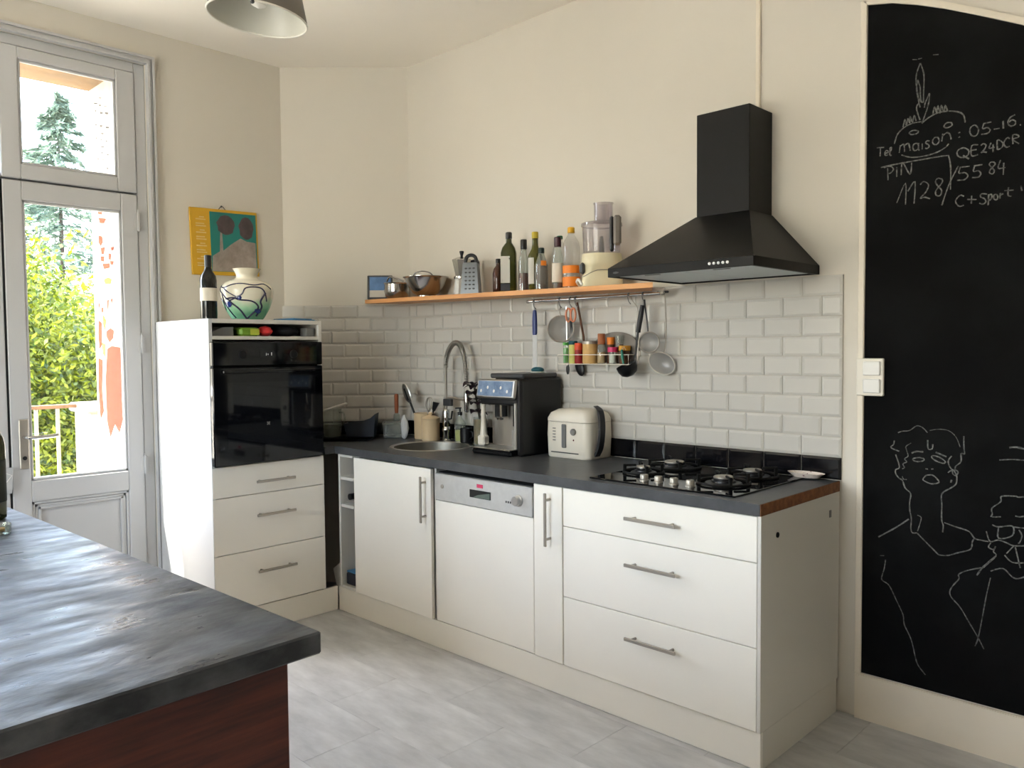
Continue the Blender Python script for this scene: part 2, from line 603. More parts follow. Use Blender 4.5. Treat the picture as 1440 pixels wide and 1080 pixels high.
def wall_with_gaps(m, x0, x1, ya, yb, gaps, z1):
    y = ya
    for g0, g1, gz0, gz1 in gaps:
        m.box((x0, y, 0), (x1, g0, z1))
        if gz0 > 0:
            m.box((x0, g0, 0), (x1, g1, gz0))
        m.box((x0, g0, gz1), (x1, g1, z1))
        y = g1
    m.box((x0, y, 0), (x1, yb, z1))
m = MB()
wall_with_gaps(m, -3.0, XW, -5.2, -0.40, [(-2.515, -1.245, 0, 2.735)], ZC)
wall_with_gaps(m, -3.42, -3.0, -5.2, 0.2, [(-2.415, -1.345, 0, 2.70)], ZC + 0.5)
wl = m.build('wall_left', 'paint')
struct(wl, 'cream window wall with the glazed door')
struct(MB().box((5.0, -5.4, 0), (5.15, 0.2, ZC)).build('wall_right', 'paint'))
m = MB()
m.box((-3.42, -5.4, 0), (-2.0, -5.2, ZC)).box((0.1, -5.4, 0), (5.15, -5.2, ZC)).box((-2.0, -5.4, 2.45), (0.1, -5.2, ZC))
struct(m.build('wall_rear', 'paint'))
struct(MB().box((-3.42, -5.4, ZC), (5.15, 0.2, ZC + 0.12)).build('ceiling', 'ceiling_paint'), 'off-white painted ceiling')

# unseen glazed doors added in the rear wall as a light source
t = MB()
for x in (-2.0, -1.505, -1.01, -0.95, -0.455, 0.04):
    t.box((x, -5.32, 0.0), (x + 0.06, -5.26, 2.45))
t.box((-2.0, -5.32, 0.0), (0.1, -5.26, 0.12)).box((-2.0, -5.32, 2.39), (0.1, -5.26, 2.45))
w4 = struct(t.build('window_added', 'joinery'), 'tall white framed glazed doors added behind the camera to light the room')
MB().box((-1.98, -5.292, 0.1), (0.08, -5.288, 2.4)).build('pane', 'pane', w4)

# stone jamb and lintel of the outer opening
jb = struct(MB().box((-3.425, -1.347, 0), (-3.005, -1.341, 2.70)).build('trim_3', 'peeling'), 'peeling painted stone jamb outside the glazed door')
for pm, polys in zip(('bare_brick', 'ochre_stain', 'grey_stain'), [[[[-3.258,1.341],[-3.195,1.357],[-3.075,1.348],[-3.074,1.25],[-3.075,1.081],[-3.071,0.983],[-3.124,0.912],[-3.181,0.954],[-3.249,0.881],[-3.289,0.959],[-3.296,1.073],[-3.292,1.191]],[[-3.335,1.935],[-3.282,1.923],[-3.272,1.894],[-3.308,1.875],[-3.335,1.894]],[[-3.309,1.867],[-3.246,1.865],[-3.264,1.831],[-3.302,1.832]],[[-3.312,1.824],[-3.259,1.819],[-3.268,1.791],[-3.311,1.798]],[[-3.29,1.782],[-3.191,1.779],[-3.184,1.754],[-3.271,1.754]],[[-3.34,2.061],[-3.271,2.049],[-3.279,2.034],[-3.329,2.042]],[[-3.327,2.025],[-3.218,2.007],[-3.251,1.986],[-3.314,1.995]],[[-3.169,1.856],[-3.124,1.857],[-3.131,1.839],[-3.162,1.838]],[[-3.202,1.831],[-3.163,1.822],[-3.175,1.789],[-3.204,1.801]],[[-3.184,1.79],[-3.13,1.783],[-3.146,1.765],[-3.176,1.769]],[[-3.366,1.574],[-3.341,1.596],[-3.352,1.544]],[[-3.326,1.555],[-3.293,1.559],[-3.302,1.531],[-3.321,1.53]],[[-3.237,1.591],[-3.215,1.595],[-3.226,1.539],[-3.238,1.545]],[[-3.191,1.594],[-3.16,1.598],[-3.178,1.565]],[[-3.266,1.432],[-3.203,1.448],[-3.158,1.435],[-3.17,1.396],[-3.224,1.374],[-3.262,1.403]],[[-3.37,1.493],[-3.326,1.48],[-3.329,1.364],[-3.37,1.341],[-3.382,1.423]],[[-3.39,1.295],[-3.326,1.283],[-3.349,1.131],[-3.333,1.015],[-3.385,0.966],[-3.401,1.13]]],[[[-3.275,1.701],[-3.212,1.708],[-3.167,1.694],[-3.184,1.672],[-3.261,1.677]],[[-3.306,1.525],[-3.261,1.489],[-3.282,1.433],[-3.307,1.468]],[[-3.328,1.376],[-3.278,1.364],[-3.293,1.295],[-3.326,1.318]]],[[[-3.273,2.629],[-3.235,2.619],[-3.241,2.617],[-3.27,2.625]],[[-3.343,2.619],[-3.293,2.606],[-3.3,2.601],[-3.34,2.611]],[[-3.269,2.594],[-3.246,2.586],[-3.253,2.58],[-3.267,2.584]],[[-3.201,2.572],[-3.163,2.562],[-3.169,2.561],[-3.198,2.568]],[[-3.334,2.581],[-3.314,2.575],[-3.321,2.566],[-3.331,2.569]],[[-3.262,2.555],[-3.222,2.545],[-3.229,2.536],[-3.26,2.543]],[[-3.193,2.539],[-3.147,2.527],[-3.154,2.519],[-3.191,2.528]],[[-3.336,2.509],[-3.308,2.501],[-3.315,2.495],[-3.334,2.5]],[[-3.27,2.49],[-3.233,2.481],[-3.24,2.472],[-3.268,2.478]],[[-3.189,2.466],[-3.141,2.455],[-3.148,2.448],[-3.186,2.456]],[[-3.254,2.449],[-3.218,2.44],[-3.225,2.433],[-3.252,2.439]],[[-3.331,2.44],[-3.31,2.434],[-3.317,2.426],[-3.329,2.429]],[[-3.275,2.42],[-3.244,2.412],[-3.25,2.409],[-3.272,2.414]],[[-3.191,2.398],[-3.172,2.392],[-3.178,2.386],[-3.189,2.389]],[[-3.268,2.383],[-3.219,2.372],[-3.226,2.366],[-3.266,2.374]],[[-3.201,2.372],[-3.165,2.364],[-3.171,2.362],[-3.198,2.368]],[[-3.26,2.353],[-3.24,2.347],[-3.247,2.339],[-3.257,2.342]],[[-3.185,2.328],[-3.156,2.321],[-3.162,2.315],[-3.182,2.32]],[[-3.327,2.331],[-3.29,2.323],[-3.297,2.316],[-3.324,2.322]],[[-3.262,2.316],[-3.221,2.307],[-3.228,2.304],[-3.259,2.31]],[[-3.183,2.297],[-3.149,2.289],[-3.155,2.287],[-3.18,2.293]],[[-3.327,2.302],[-3.289,2.293],[-3.296,2.286],[-3.325,2.292]],[[-3.195,2.263],[-3.166,2.256],[-3.173,2.248],[-3.193,2.253]]]]):
    for pg in polys:
        pg = [(min(max(a, -3.42), -3.01), b) for a, b in pg]
        MB().prism(pg, -1.3482, -1.346, axis='y').build('peeled_patch', pm, jb)
struct(MB().box((-3.425, -2.415, 2.694), (-3.005, -1.345, 2.70)).build('trim_4', 'lintel_stone'), 'stone lintel outside the glazed door')

# ------------------------------------------------------------------ glazed double door
def architrave(yr, yl, zt, name):
    m = MB()
    for w0, w1, d in ((0.0, 0.012, 0.030), (0.012, 0.026, 0.018), (0.026, 0.036, 0.026), (0.036, 0.044, 0.010)):
        m.box((XW, yr + w0, 0), (XW + d, yr + w1, zt + w1))
        m.box((XW, yl - w1, 0), (XW + d, yl - w0, zt + w1))
        m.box((XW, yl - w0, zt + w0), (XW + d, yr + w0, zt + w1))
    o = m.build(name, 'joinery')
    struct(o, 'stepped white moulding around the glazed door')
architrave(-1.247, -2.513, 2.733, 'trim_1')
# fixed frame
m = MB()
m.box((-3.0, -1.297, 0), (-2.945, -1.245, 2.735), 0.004)
m.box((-3.0, -2.515, 0), (-2.945, -2.463, 2.735), 0.004)
m.box((-3.0, -2.463, 2.685), (-2.945, -1.297, 2.735), 0.004)
m.box((-3.0, -2.463, 0.0), (-2.945, -1.297, 0.025))
m.box((-3.0, -2.463, 2.07), (-2.986, -1.297, 2.125))
struct(m.build('trim_2', 'joinery'), 'white fixed frame of the glazed door')

def transom(name, y0, y1, z0, z1, gy0, gy1, gz0, gz1, label):
    m = MB()
    m.box((-2.985, y0, z0), (-2.937, gy0, z1), 0.004).box((-2.985, gy1, z0), (-2.937, y1, z1), 0.004)
    m.box((-2.985, gy0, z0), (-2.937, gy1, gz0), 0.004).box((-2.985, gy0, gz1), (-2.937, gy1, z1), 0.004)
    o = struct(m.build(name, 'joinery'), label)
    g = MB()
    for a, b in (((gy0, gz0), (gy0 + .012, gz1)), ((gy1 - .012, gz0), (gy1, gz1)), ((gy0, gz0), (gy1, gz0 + .012)), ((gy0, gz1 - .012), (gy1, gz1))):
        g.box((-2.962, a[0], a[1]), (-2.944, b[0], b[1]), 0.003)
    g.build('glazing_bead', 'joinery', o)
    MB().box((-2.966, gy0, gz0), (-2.962, gy1, gz1)).build('pane', 'pane', o)
    return o
transom('window_1', -1.876, -1.299, 2.102, 2.684, -1.80, -1.385, 2.168, 2.632, 'fanlight pane in a white frame above the glazed door leaf')
transom('window_2', -2.461, -1.884, 2.102, 2.684, -2.375, -1.96, 2.168, 2.632, 'fanlight pane above the other door leaf')

def door_leaf(name, y0, y1, gy0, gy1, label):
    z0, z1, gz0, gz1 = 0.03, 2.092, 0.742, 2.008
    m = MB()
    m.box((-2.985, y0, z0), (-2.937, gy0, z1), 0.004).box((-2.985, gy1, z0), (-2.937, y1, z1), 0.004)
    m.box((-2.985, gy0, gz1), (-2.937, gy1, z1), 0.004).box((-2.985, gy0, 0.645), (-2.937, gy1, gz0), 0.004)
    m.box((-2.985, gy0, z0), (-2.937, gy1, 0.14), 0.004)
    o = struct(m.build(name, 'joinery'), label)
    MB().box((-2.966, gy0, gz0), (-2.962, gy1, gz1)).build('pane', 'pane', o)
    g = MB()
    for a, b in (((gy0, gz0), (gy0 + .012, gz1)), ((gy1 - .012, gz0), (gy1, gz1)), ((gy0, gz0), (gy1, gz0 + .014)), ((gy0, gz1 - .012), (gy1, gz1))):
        g.box((-2.962, a[0], a[1]), (-2.944, b[0], b[1]), 0.003)
    g.build('glazing_bead', 'joinery', o)
    p = MB()
    p.box((-2.975, gy0, 0.14), (-2.958, gy1, 0.645))
    p.build('panel', 'joinery', o)
    p = MB()
    for k, (w, d) in enumerate(((0.0, -2.944), (0.014, -2.950), (0.026, -2.946))):
        e = w + 0.012
        for a, b in (((gy0 + w, .14 + w), (gy0 + e, .645 - w)), ((gy1 - e, .14 + w), (gy1 - w, .645 - w)), ((gy0 + w, .14 + w), (gy1 - w, .14 + e)), ((gy0 + w, .645 - e), (gy1 - w, .645 - w))):
            p.box((-2.96, a[0], a[1]), (d, b[0], b[1]), 0.002)
    p.build('panel_moulding', 'joinery', o)
    return o
d1 = door_leaf('door_1', -1.876, -1.299, -1.80, -1.375, 'white door leaf with a tall glass pane and lower panel')
d2 = door_leaf('door_2', -2.461, -1.885, -2.385, -1.96, 'other white glazed door leaf at the frame edge')
for z in (1.962, 1.362, 0.764):
    h = MB()
    h.lathe([(0.0065, -0.045), (0.0065, 0.045)], 10, (-2.932, -1.297, z))
    h.lathe([(0.0, 0.045), (0.005, 0.047), (0.004, 0.056), (0.0, 0.058)], 10, (-2.932, -1.297, z))
    h.box((-2.940, -1.315, z - 0.04), (-2.935, -1.28, z + 0.04), 0.001)
    h.build('hinge', 'joinery', d1)
p = MB().box((-2.937, -1.846, 0.80), (-2.929, -1.806, 1.025), 0.004).build('handle_plate', 'brushed', d1)
MB().lathe([(0.009, 0), (0.009, 0.004)], 12, (0, 0, 0), 0, Matrix.Translation((-2.929, -1.826, 0.85)) @ Matrix.Rotation(R(90), 4, 'Y')).build('keyhole', 'dark_gap', p)
MB().tube(smooth_path([(-2.93, -1.826, 0.945), (-2.905, -1.826, 0.945), (-2.886, -1.815, 0.945), (-2.882, -1.77, 0.944), (-2.884, -1.70, 0.948)], 5), 0.0085, 10).build('lever', 'chrome', p)
MB().box((-2.98, -1.8845, 0.03), (-2.94, -1.8765, 2.09)).build('gap_shade_strip', 'dark_gap', d2)  # dark strip standing in for the shaded slit between the leaves, stops light leaking
# ------------------------------------------------------------------ wall tiles
PIT, ZT, TW = 0.0726, 1.5769, 0.149
def metro(w, h, d=0.009, bw=0.009, e=0.0035):
    """bevelled metro tile lying in x z, front towards -y"""
    x0, x1, z0, z1 = 0, w, 0, h
    if w < bw * 2.4:
        bw = w * .3
    v = [(x0, 0, z0), (x1, 0, z0), (x1, 0, z1), (x0, 0, z1)]
    v += [(x0, -d + e, z0), (x1, -d + e, z0), (x1, -d + e, z1), (x0, -d + e, z1)]
    v += [(x0 + bw, -d, z0 + bw), (x1 - bw, -d, z0 + bw), (x1 - bw, -d, z1 - bw), (x0 + bw, -d, z1 - bw)]
    f = [(8, 9, 10, 11)]
    for i in range(4):
        j = (i + 1) % 4
        f.append((i, j, 4 + j, 4 + i))
        f.append((4 + i, 4 + j, 8 + j, 8 + i))
    b = MB()
    b.add(v, f)
    return b
G = 0.0022
cache = {}
def tile_mesh(w, h, ma):
    k = (round(w, 4), round(h, 4), ma)
    if k not in cache:
        cache[k] = metro(w, h).mesh('tile', ma, 5)
    return cache[k]
MB().box((W2B.x, -0.0035, 0.842), (0.004, 0.0, ZT)).build('grout', 'grout', wb)
def row(parent, T0, length, z, h, start, ma):
    """tiles from the right end (s = 0) to the left; T0 maps (-s, 0, z) to the wall"""
    s = 0.0
    w = start
    while s < length - 0.012:
        w2 = min(w, length - s)
        o = place('tile', tile_mesh(w2 - G, h - G, ma), parent)
        o.matrix_local = T0 @ Matrix.Translation((-s - w2 + G / 2, 0, z + G / 2))
        s += w2
        w = TW
T0 = Matrix.Translation((0.004, -0.001, 0))
Lb = 0.004 - W2B.x
for k in range(9):
    row(wb, T0, Lb, ZT - PIT * (k + 1), PIT, TW if k % 2 == 0 else TW / 2, 'tile_white')
row(wb, T0, Lb, 0.842, ZT - PIT * 9 - 0.842, TW, 'tile_black')
ang = math.atan2((W2B - W2A).y, (W2B - W2A).x)
T2 = Matrix.Translation((W2B.x, W2B.y, 0)) @ Matrix.Rotation(ang, 4, 'Z') @ Matrix.Translation((0, -0.001, 0))
L2 = (W2B - W2A).length
for k in range(9):
    row(wc, T2, L2, ZT - PIT * (k + 1), PIT, TW if k % 2 == 0 else TW / 2, 'tile_white')
row(wc, T2, L2, 0.842, ZT - PIT * 9 - 0.842, TW, 'tile_black')
g = MB()
g.box((-L2, -0.0025, 0.842), (0, 0.001, ZT), 0, 0, T2)
g.build('grout', 'grout', wc)

# ------------------------------------------------------------------ chalkboard wall panel
TOP = [(0.081, 2.487), (0.16, 2.470), (0.24, 2.440), (0.323, 2.403), (0.42, 2.354), (0.542, 2.290), (0.70, 2.19), (0.86, 2.06), (1.0, 1.92)]
cb = thing('chalkboard', 'tall black chalkboard panel covered in white chalk drawings and notes', 'chalkboard', (0.55, -0.002, 0.167))
poly = [(0.079, 0.165)] + TOP + [(1.0, 0.165)]
off(cb).prism(poly, -0.004, -0.0006, axis='y').build('board', 'chalkboard', cb)
def ribbon(m, pts, w, y):
    P = [Vector((a, b)) for a, b in pts]
    if len(P) > 2:
        Q = smooth_path([(a.x, a.y, 0) for a in P], 4)
        P = [Vector((q.x, q.y)) for q in Q]
    rng = random.Random(len(m.v))
    vs_ = []
    for i, q in enumerate(P):
        t_ = (P[min(i + 1, len(P) - 1)] - P[max(i - 1, 0)])
        t_ = t_.normalized() if t_.length > 1e-9 else Vector((1, 0))
        n_ = Vector((-t_.y, t_.x)) * (w * (0.4 + 0.25 * rng.random()))
        vs_ += [(q.x + n_.x, y, q.y + n_.y), (q.x - n_.x, y, q.y - n_.y)]
    fs = [(2 * i, 2 * i + 1, 2 * i + 3, 2 * i + 2) for i in range(len(P) - 1)]
    m.add(vs_, fs)
CHALK = [[1,[[0.25,2.25],[0.241,2.227],[0.237,2.202],[0.241,2.165],[0.247,2.133],[0.259,2.12]]],[1,[[0.25,2.25],[0.259,2.222],[0.262,2.196],[0.261,2.145],[0.261,2.119]]],[1,[[0.242,2.198],[0.25,2.173],[0.251,2.147],[0.254,2.126],[0.259,2.12]]],[1,[[0.242,2.198],[0.239,2.17],[0.244,2.138],[0.251,2.106]]],[1,[[0.279,2.146],[0.273,2.132],[0.266,2.116],[0.264,2.103]]],[1,[[0.279,2.146],[0.278,2.121],[0.271,2.092],[0.257,2.053]]],[1,[[0.247,2.12],[0.241,2.113],[0.241,2.098],[0.251,2.065]]],[1,[[0.198,2.052],[0.204,2.077],[0.208,2.055],[0.213,2.078],[0.219,2.061],[0.22,2.084],[0.228,2.062],[0.233,2.084],[0.239,2.065]]],[1,[[0.29,2.072],[0.295,2.099],[0.302,2.078],[0.305,2.1],[0.312,2.075],[0.315,2.1],[0.323,2.076],[0.327,2.097],[0.334,2.076]]],[1,[[0.171,2.002],[0.181,2.032],[0.203,2.051],[0.228,2.059],[0.255,2.059]]],[1,[[0.257,2.053],[0.277,2.067],[0.305,2.077],[0.338,2.076],[0.366,2.067],[0.381,2.054],[0.386,2.03]]],[1,[[0.247,2.028],[0.246,2.026],[0.242,2.023],[0.237,2.022],[0.23,2.022],[0.224,2.023],[0.22,2.026],[0.218,2.028],[0.219,2.031],[0.222,2.033],[0.228,2.035],[0.234,2.035],[0.241,2.033],[0.245,2.031],[0.247,2.028]]],[1,[[0.348,2.034],[0.348,2.03],[0.346,2.027],[0.341,2.025],[0.336,2.024],[0.331,2.024],[0.327,2.026],[0.324,2.029],[0.325,2.033],[0.327,2.036],[0.331,2.039],[0.336,2.04],[0.342,2.039],[0.346,2.037],[0.348,2.034]]],[1,[[0.194,1.961],[0.224,1.948],[0.264,1.945],[0.302,1.95],[0.328,1.961],[0.339,1.972]]],[0.7,[[0.225,2.268],[0.24,2.264]]],[0.7,[[0.243,2.265],[0.255,2.265]]],[0.7,[[0.288,2.267],[0.305,2.264]]],[1,[[0.114,1.999],[0.138,1.996]]],[1,[[0.126,1.997],[0.125,1.968]]],[1,[[0.139,1.976],[0.151,1.976],[0.15,1.982],[0.144,1.984],[0.14,1.976],[0.143,1.968],[0.151,1.969]]],[1,[[0.155,1.969],[0.162,1.987],[0.161,1.992],[0.157,1.988],[0.157,1.968],[0.163,1.965]]],[1,[[0.187,1.969],[0.19,1.994]]],[1,[[0.189,1.989],[0.201,1.995],[0.204,1.969]]],[1,[[0.203,1.99],[0.216,1.995],[0.222,1.97]]],[1,[[0.247,1.984],[0.244,1.99],[0.238,1.991],[0.233,1.989],[0.23,1.983],[0.231,1.975],[0.234,1.969],[0.239,1.968],[0.244,1.97],[0.247,1.976],[0.247,1.984]]],[1,[[0.248,1.991],[0.248,1.97],[0.251,1.967]]],[1,[[0.259,1.987],[0.259,1.968]]],[1,[[0.281,1.991],[0.274,1.993],[0.269,1.987],[0.278,1.98],[0.28,1.973],[0.274,1.968],[0.268,1.971]]],[1,[[0.3,2.0],[0.295,1.998],[0.291,1.992],[0.291,1.984],[0.295,1.978],[0.301,1.976],[0.306,1.978],[0.31,1.985],[0.309,1.992],[0.306,1.998],[0.3,2.0]]],[1,[[0.318,1.983],[0.321,2.007]]],[1,[[0.32,2.0],[0.333,2.008],[0.342,2.001],[0.346,1.984]]],[1,[[0.366,2.001],[0.372,2.002]]],[1,[[0.367,1.986],[0.372,1.988]]],[1,[[0.412,2.017],[0.407,2.015],[0.402,2.011],[0.4,2.004],[0.4,1.996],[0.403,1.989],[0.407,1.984],[0.412,1.982],[0.418,1.983],[0.422,1.988],[0.424,1.995],[0.424,2.002],[0.421,2.009],[0.417,2.014],[0.412,2.017]]],[1,[[0.438,2.016],[0.46,2.017]]],[1,[[0.439,2.016],[0.436,2.001],[0.449,2.002],[0.457,1.993],[0.45,1.984],[0.432,1.984]]],[1,[[0.467,1.993],[0.483,1.993]]],[1,[[0.492,2.014],[0.493,1.99]]],[1,[[0.524,2.026],[0.511,2.02],[0.505,2.006],[0.512,1.994],[0.524,1.996],[0.525,2.006],[0.516,2.012],[0.508,2.006]]],[1,[[0.537,1.992],[0.54,1.993]]],[1,[[0.389,1.948],[0.382,1.951],[0.374,1.95],[0.368,1.947],[0.364,1.941],[0.364,1.935],[0.367,1.928],[0.373,1.923],[0.38,1.921],[0.387,1.921],[0.394,1.925],[0.397,1.93],[0.398,1.937],[0.395,1.943],[0.389,1.948]]],[1,[[0.381,1.927],[0.399,1.913]]],[1,[[0.424,1.953],[0.406,1.953],[0.406,1.922],[0.424,1.923]]],[1,[[0.406,1.939],[0.42,1.939]]],[1,[[0.432,1.949],[0.438,1.954],[0.446,1.948],[0.442,1.936],[0.433,1.927],[0.44,1.928],[0.449,1.925]]],[1,[[0.46,1.953],[0.455,1.937],[0.47,1.937]]],[1,[[0.466,1.947],[0.466,1.922]]],[1,[[0.478,1.928],[0.477,1.957],[0.488,1.952],[0.493,1.942],[0.489,1.932],[0.478,1.928]]],[1,[[0.511,1.956],[0.504,1.96],[0.496,1.949],[0.496,1.94],[0.503,1.931],[0.511,1.933]]],[1,[[0.52,1.938],[0.519,1.965],[0.532,1.963],[0.534,1.956],[0.519,1.952],[0.536,1.936]]],[1,[[0.152,1.883],[0.15,1.924]]],[1,[[0.138,1.928],[0.159,1.929],[0.169,1.918],[0.162,1.908],[0.152,1.905]]],[1,[[0.18,1.923],[0.18,1.89]]],[1,[[0.194,1.894],[0.198,1.935],[0.222,1.892],[0.227,1.93]]],[1,[[0.128,1.93],[0.174,1.933],[0.264,1.935],[0.331,1.935],[0.34,1.929],[0.346,1.89],[0.346,1.824]]],[1,[[0.368,1.896],[0.341,1.84],[0.321,1.777]]],[1,[[0.181,1.803],[0.208,1.865],[0.209,1.794]]],[1,[[0.216,1.837],[0.238,1.866],[0.236,1.794]]],[1,[[0.254,1.853],[0.265,1.862],[0.28,1.849],[0.272,1.827],[0.255,1.809],[0.269,1.81],[0.285,1.803]]],[1,[[0.321,1.861],[0.308,1.866],[0.301,1.856],[0.309,1.84],[0.32,1.825],[0.315,1.809],[0.303,1.813],[0.303,1.827],[0.315,1.842],[0.322,1.853],[0.321,1.861]]],[1,[[0.372,1.891],[0.401,1.89]]],[1,[[0.374,1.89],[0.37,1.873],[0.387,1.872],[0.396,1.861],[0.387,1.85],[0.365,1.851]]],[1,[[0.413,1.889],[0.437,1.889]]],[1,[[0.415,1.889],[0.412,1.872],[0.425,1.872],[0.433,1.862],[0.426,1.852],[0.408,1.853]]],[1,[[0.471,1.89],[0.462,1.893],[0.456,1.887],[0.462,1.877],[0.47,1.866],[0.467,1.856],[0.458,1.859],[0.458,1.868],[0.467,1.878],[0.472,1.884],[0.471,1.89]]],[1,[[0.487,1.895],[0.481,1.871],[0.501,1.87]]],[1,[[0.496,1.885],[0.495,1.848]]],[1,[[0.386,1.797],[0.375,1.802],[0.363,1.79],[0.363,1.779],[0.373,1.767],[0.386,1.769]]],[1,[[0.395,1.786],[0.422,1.782]]],[1,[[0.408,1.796],[0.407,1.771]]],[1,[[0.451,1.795],[0.436,1.798],[0.433,1.789],[0.445,1.781],[0.448,1.771],[0.44,1.765],[0.43,1.77]]],[1,[[0.456,1.794],[0.455,1.76]]],[1,[[0.456,1.79],[0.463,1.793],[0.465,1.783],[0.459,1.775],[0.456,1.78]]],[1,[[0.476,1.791],[0.472,1.79],[0.47,1.786],[0.47,1.78],[0.472,1.776],[0.476,1.774],[0.479,1.775],[0.481,1.779],[0.481,1.784],[0.479,1.789],[0.476,1.791]]],[1,[[0.487,1.776],[0.488,1.793],[0.489,1.788],[0.496,1.79]]],[1,[[0.51,1.808],[0.509,1.784],[0.518,1.779]]],[1,[[0.499,1.799],[0.524,1.797]]],[1,[[0.543,1.808],[0.546,1.792]]],[0.7,[[0.194,1.026],[0.208,1.032],[0.231,1.036],[0.253,1.053],[0.272,1.048],[0.287,1.032]]],[0.6,[[0.294,1.04],[0.321,1.046],[0.351,1.043],[0.373,1.024],[0.386,0.992]]],[1,[[0.182,0.998],[0.18,0.985],[0.171,0.975],[0.182,0.968],[0.199,0.963]]],[1,[[0.187,0.951],[0.197,0.922],[0.199,0.906],[0.188,0.899],[0.188,0.886],[0.198,0.872],[0.21,0.864],[0.219,0.84],[0.237,0.822],[0.234,0.792],[0.235,0.763],[0.24,0.739],[0.239,0.704],[0.244,0.69],[0.258,0.692]]],[0.8,[[0.236,0.994],[0.22,0.981],[0.222,0.969],[0.227,0.949],[0.216,0.939],[0.223,0.929],[0.211,0.921],[0.216,0.909],[0.209,0.904]]],[1.3,[[0.232,0.735],[0.193,0.702],[0.133,0.658]]],[1,[[0.258,0.692],[0.285,0.667],[0.319,0.636],[0.33,0.629],[0.357,0.633],[0.382,0.645],[0.416,0.66],[0.424,0.671],[0.426,0.69],[0.432,0.701]]],[1,[[0.342,0.739],[0.377,0.73],[0.415,0.721],[0.432,0.701],[0.449,0.698],[0.472,0.697]]],[1,[[0.338,0.706],[0.339,0.729],[0.334,0.748],[0.334,0.796],[0.334,0.834],[0.362,0.857],[0.376,0.872],[0.377,0.896],[0.368,0.914],[0.361,0.918],[0.353,0.932],[0.352,0.946],[0.361,0.961]]],[1,[[0.37,0.917],[0.381,0.911],[0.375,0.898],[0.366,0.902],[0.362,0.914],[0.351,0.905]]],[1,[[0.396,1.028],[0.397,0.992],[0.399,0.971],[0.389,0.971],[0.389,0.945],[0.374,0.929],[0.372,0.919]]],[1.4,[[0.238,0.96],[0.254,0.967],[0.275,0.967]]],[1,[[0.278,0.942],[0.277,0.939],[0.272,0.936],[0.264,0.934],[0.256,0.933],[0.249,0.934],[0.244,0.936],[0.242,0.939],[0.244,0.942],[0.249,0.944],[0.256,0.946],[0.264,0.947],[0.271,0.946],[0.276,0.945],[0.278,0.942]]],[1.4,[[0.313,0.969],[0.346,0.957]]],[1,[[0.343,0.937],[0.339,0.935],[0.333,0.935],[0.324,0.937],[0.314,0.941],[0.307,0.945],[0.302,0.95],[0.301,0.954],[0.304,0.957],[0.311,0.957],[0.32,0.955],[0.329,0.951],[0.337,0.946],[0.342,0.941],[0.343,0.937]]],[1,[[0.282,0.911],[0.29,0.911]]],[1,[[0.3,0.912],[0.307,0.913]]],[1,[[0.285,0.89],[0.305,0.892],[0.321,0.878],[0.323,0.869],[0.301,0.863],[0.278,0.871],[0.276,0.878],[0.285,0.89]]],[1,[[0.288,1.008],[0.29,0.979],[0.302,0.98],[0.304,0.995]]],[0.7,[[0.259,0.752],[0.271,0.746],[0.267,0.723],[0.26,0.698]]],[0.7,[[0.209,0.879],[0.214,0.869],[0.224,0.869]]],[1.2,[[0.362,0.883],[0.36,0.873]]],[1,[[0.574,0.853],[0.551,0.849],[0.543,0.851],[0.506,0.846],[0.504,0.829],[0.48,0.805],[0.481,0.787],[0.477,0.777]]],[1,[[0.481,0.777],[0.505,0.781]]],[1,[[0.544,0.789],[0.556,0.788],[0.575,0.794]]],[1,[[0.481,0.752],[0.499,0.748],[0.537,0.756],[0.537,0.726],[0.5,0.712],[0.499,0.746]]],[1,[[0.537,0.754],[0.556,0.754],[0.58,0.755]]],[1,[[0.555,0.747],[0.563,0.73],[0.557,0.707],[0.553,0.706]]],[1,[[0.465,0.729],[0.476,0.698],[0.498,0.706],[0.522,0.701],[0.542,0.695],[0.577,0.701]]],[1,[[0.478,0.694],[0.472,0.679],[0.486,0.674],[0.492,0.685],[0.486,0.667],[0.493,0.654],[0.459,0.611]]],[1,[[0.542,0.695],[0.522,0.667]]],[1,[[0.517,0.661],[0.539,0.642],[0.578,0.648]]],[1,[[0.546,0.691],[0.56,0.628]]],[0.9,[[0.158,0.583],[0.154,0.552],[0.146,0.52],[0.149,0.508],[0.171,0.495],[0.195,0.449],[0.217,0.404],[0.222,0.37],[0.244,0.325],[0.258,0.269],[0.268,0.241],[0.291,0.215]]],[1.2,[[0.491,0.652],[0.458,0.613],[0.44,0.582]]],[0.9,[[0.454,0.61],[0.413,0.593],[0.388,0.576],[0.388,0.56],[0.371,0.535],[0.362,0.514],[0.367,0.495],[0.393,0.468],[0.419,0.426],[0.447,0.38],[0.464,0.347]]],[0.8,[[0.479,0.582],[0.468,0.521],[0.457,0.444],[0.447,0.38],[0.438,0.35]]],[1,[[0.479,0.603],[0.513,0.618],[0.539,0.596],[0.555,0.594],[0.578,0.606]]],[0.8,[[0.139,0.594],[0.153,0.596]]],[1.4,[[0.525,1.001],[0.545,1.004],[0.572,0.999]]],[0.8,[[0.498,0.96],[0.534,0.965],[0.572,0.965]]]]
parts = {'chalk_writing': off(cb), 'chalk_portraits': off(cb)}
for w, pts in CHALK:
    ribbon(parts['chalk_writing' if pts[0][1] > 1.5 else 'chalk_portraits'], pts, 0.0037 * w, -0.0046)
for k, lb in (('chalk_writing', 'handwritten chalk notes under a chalk face'), ('chalk_portraits', 'chalk outline portraits of two heads and shoulders')):
    o = parts[k].build(k, 'chalk', cb)
    o['label'] = lb
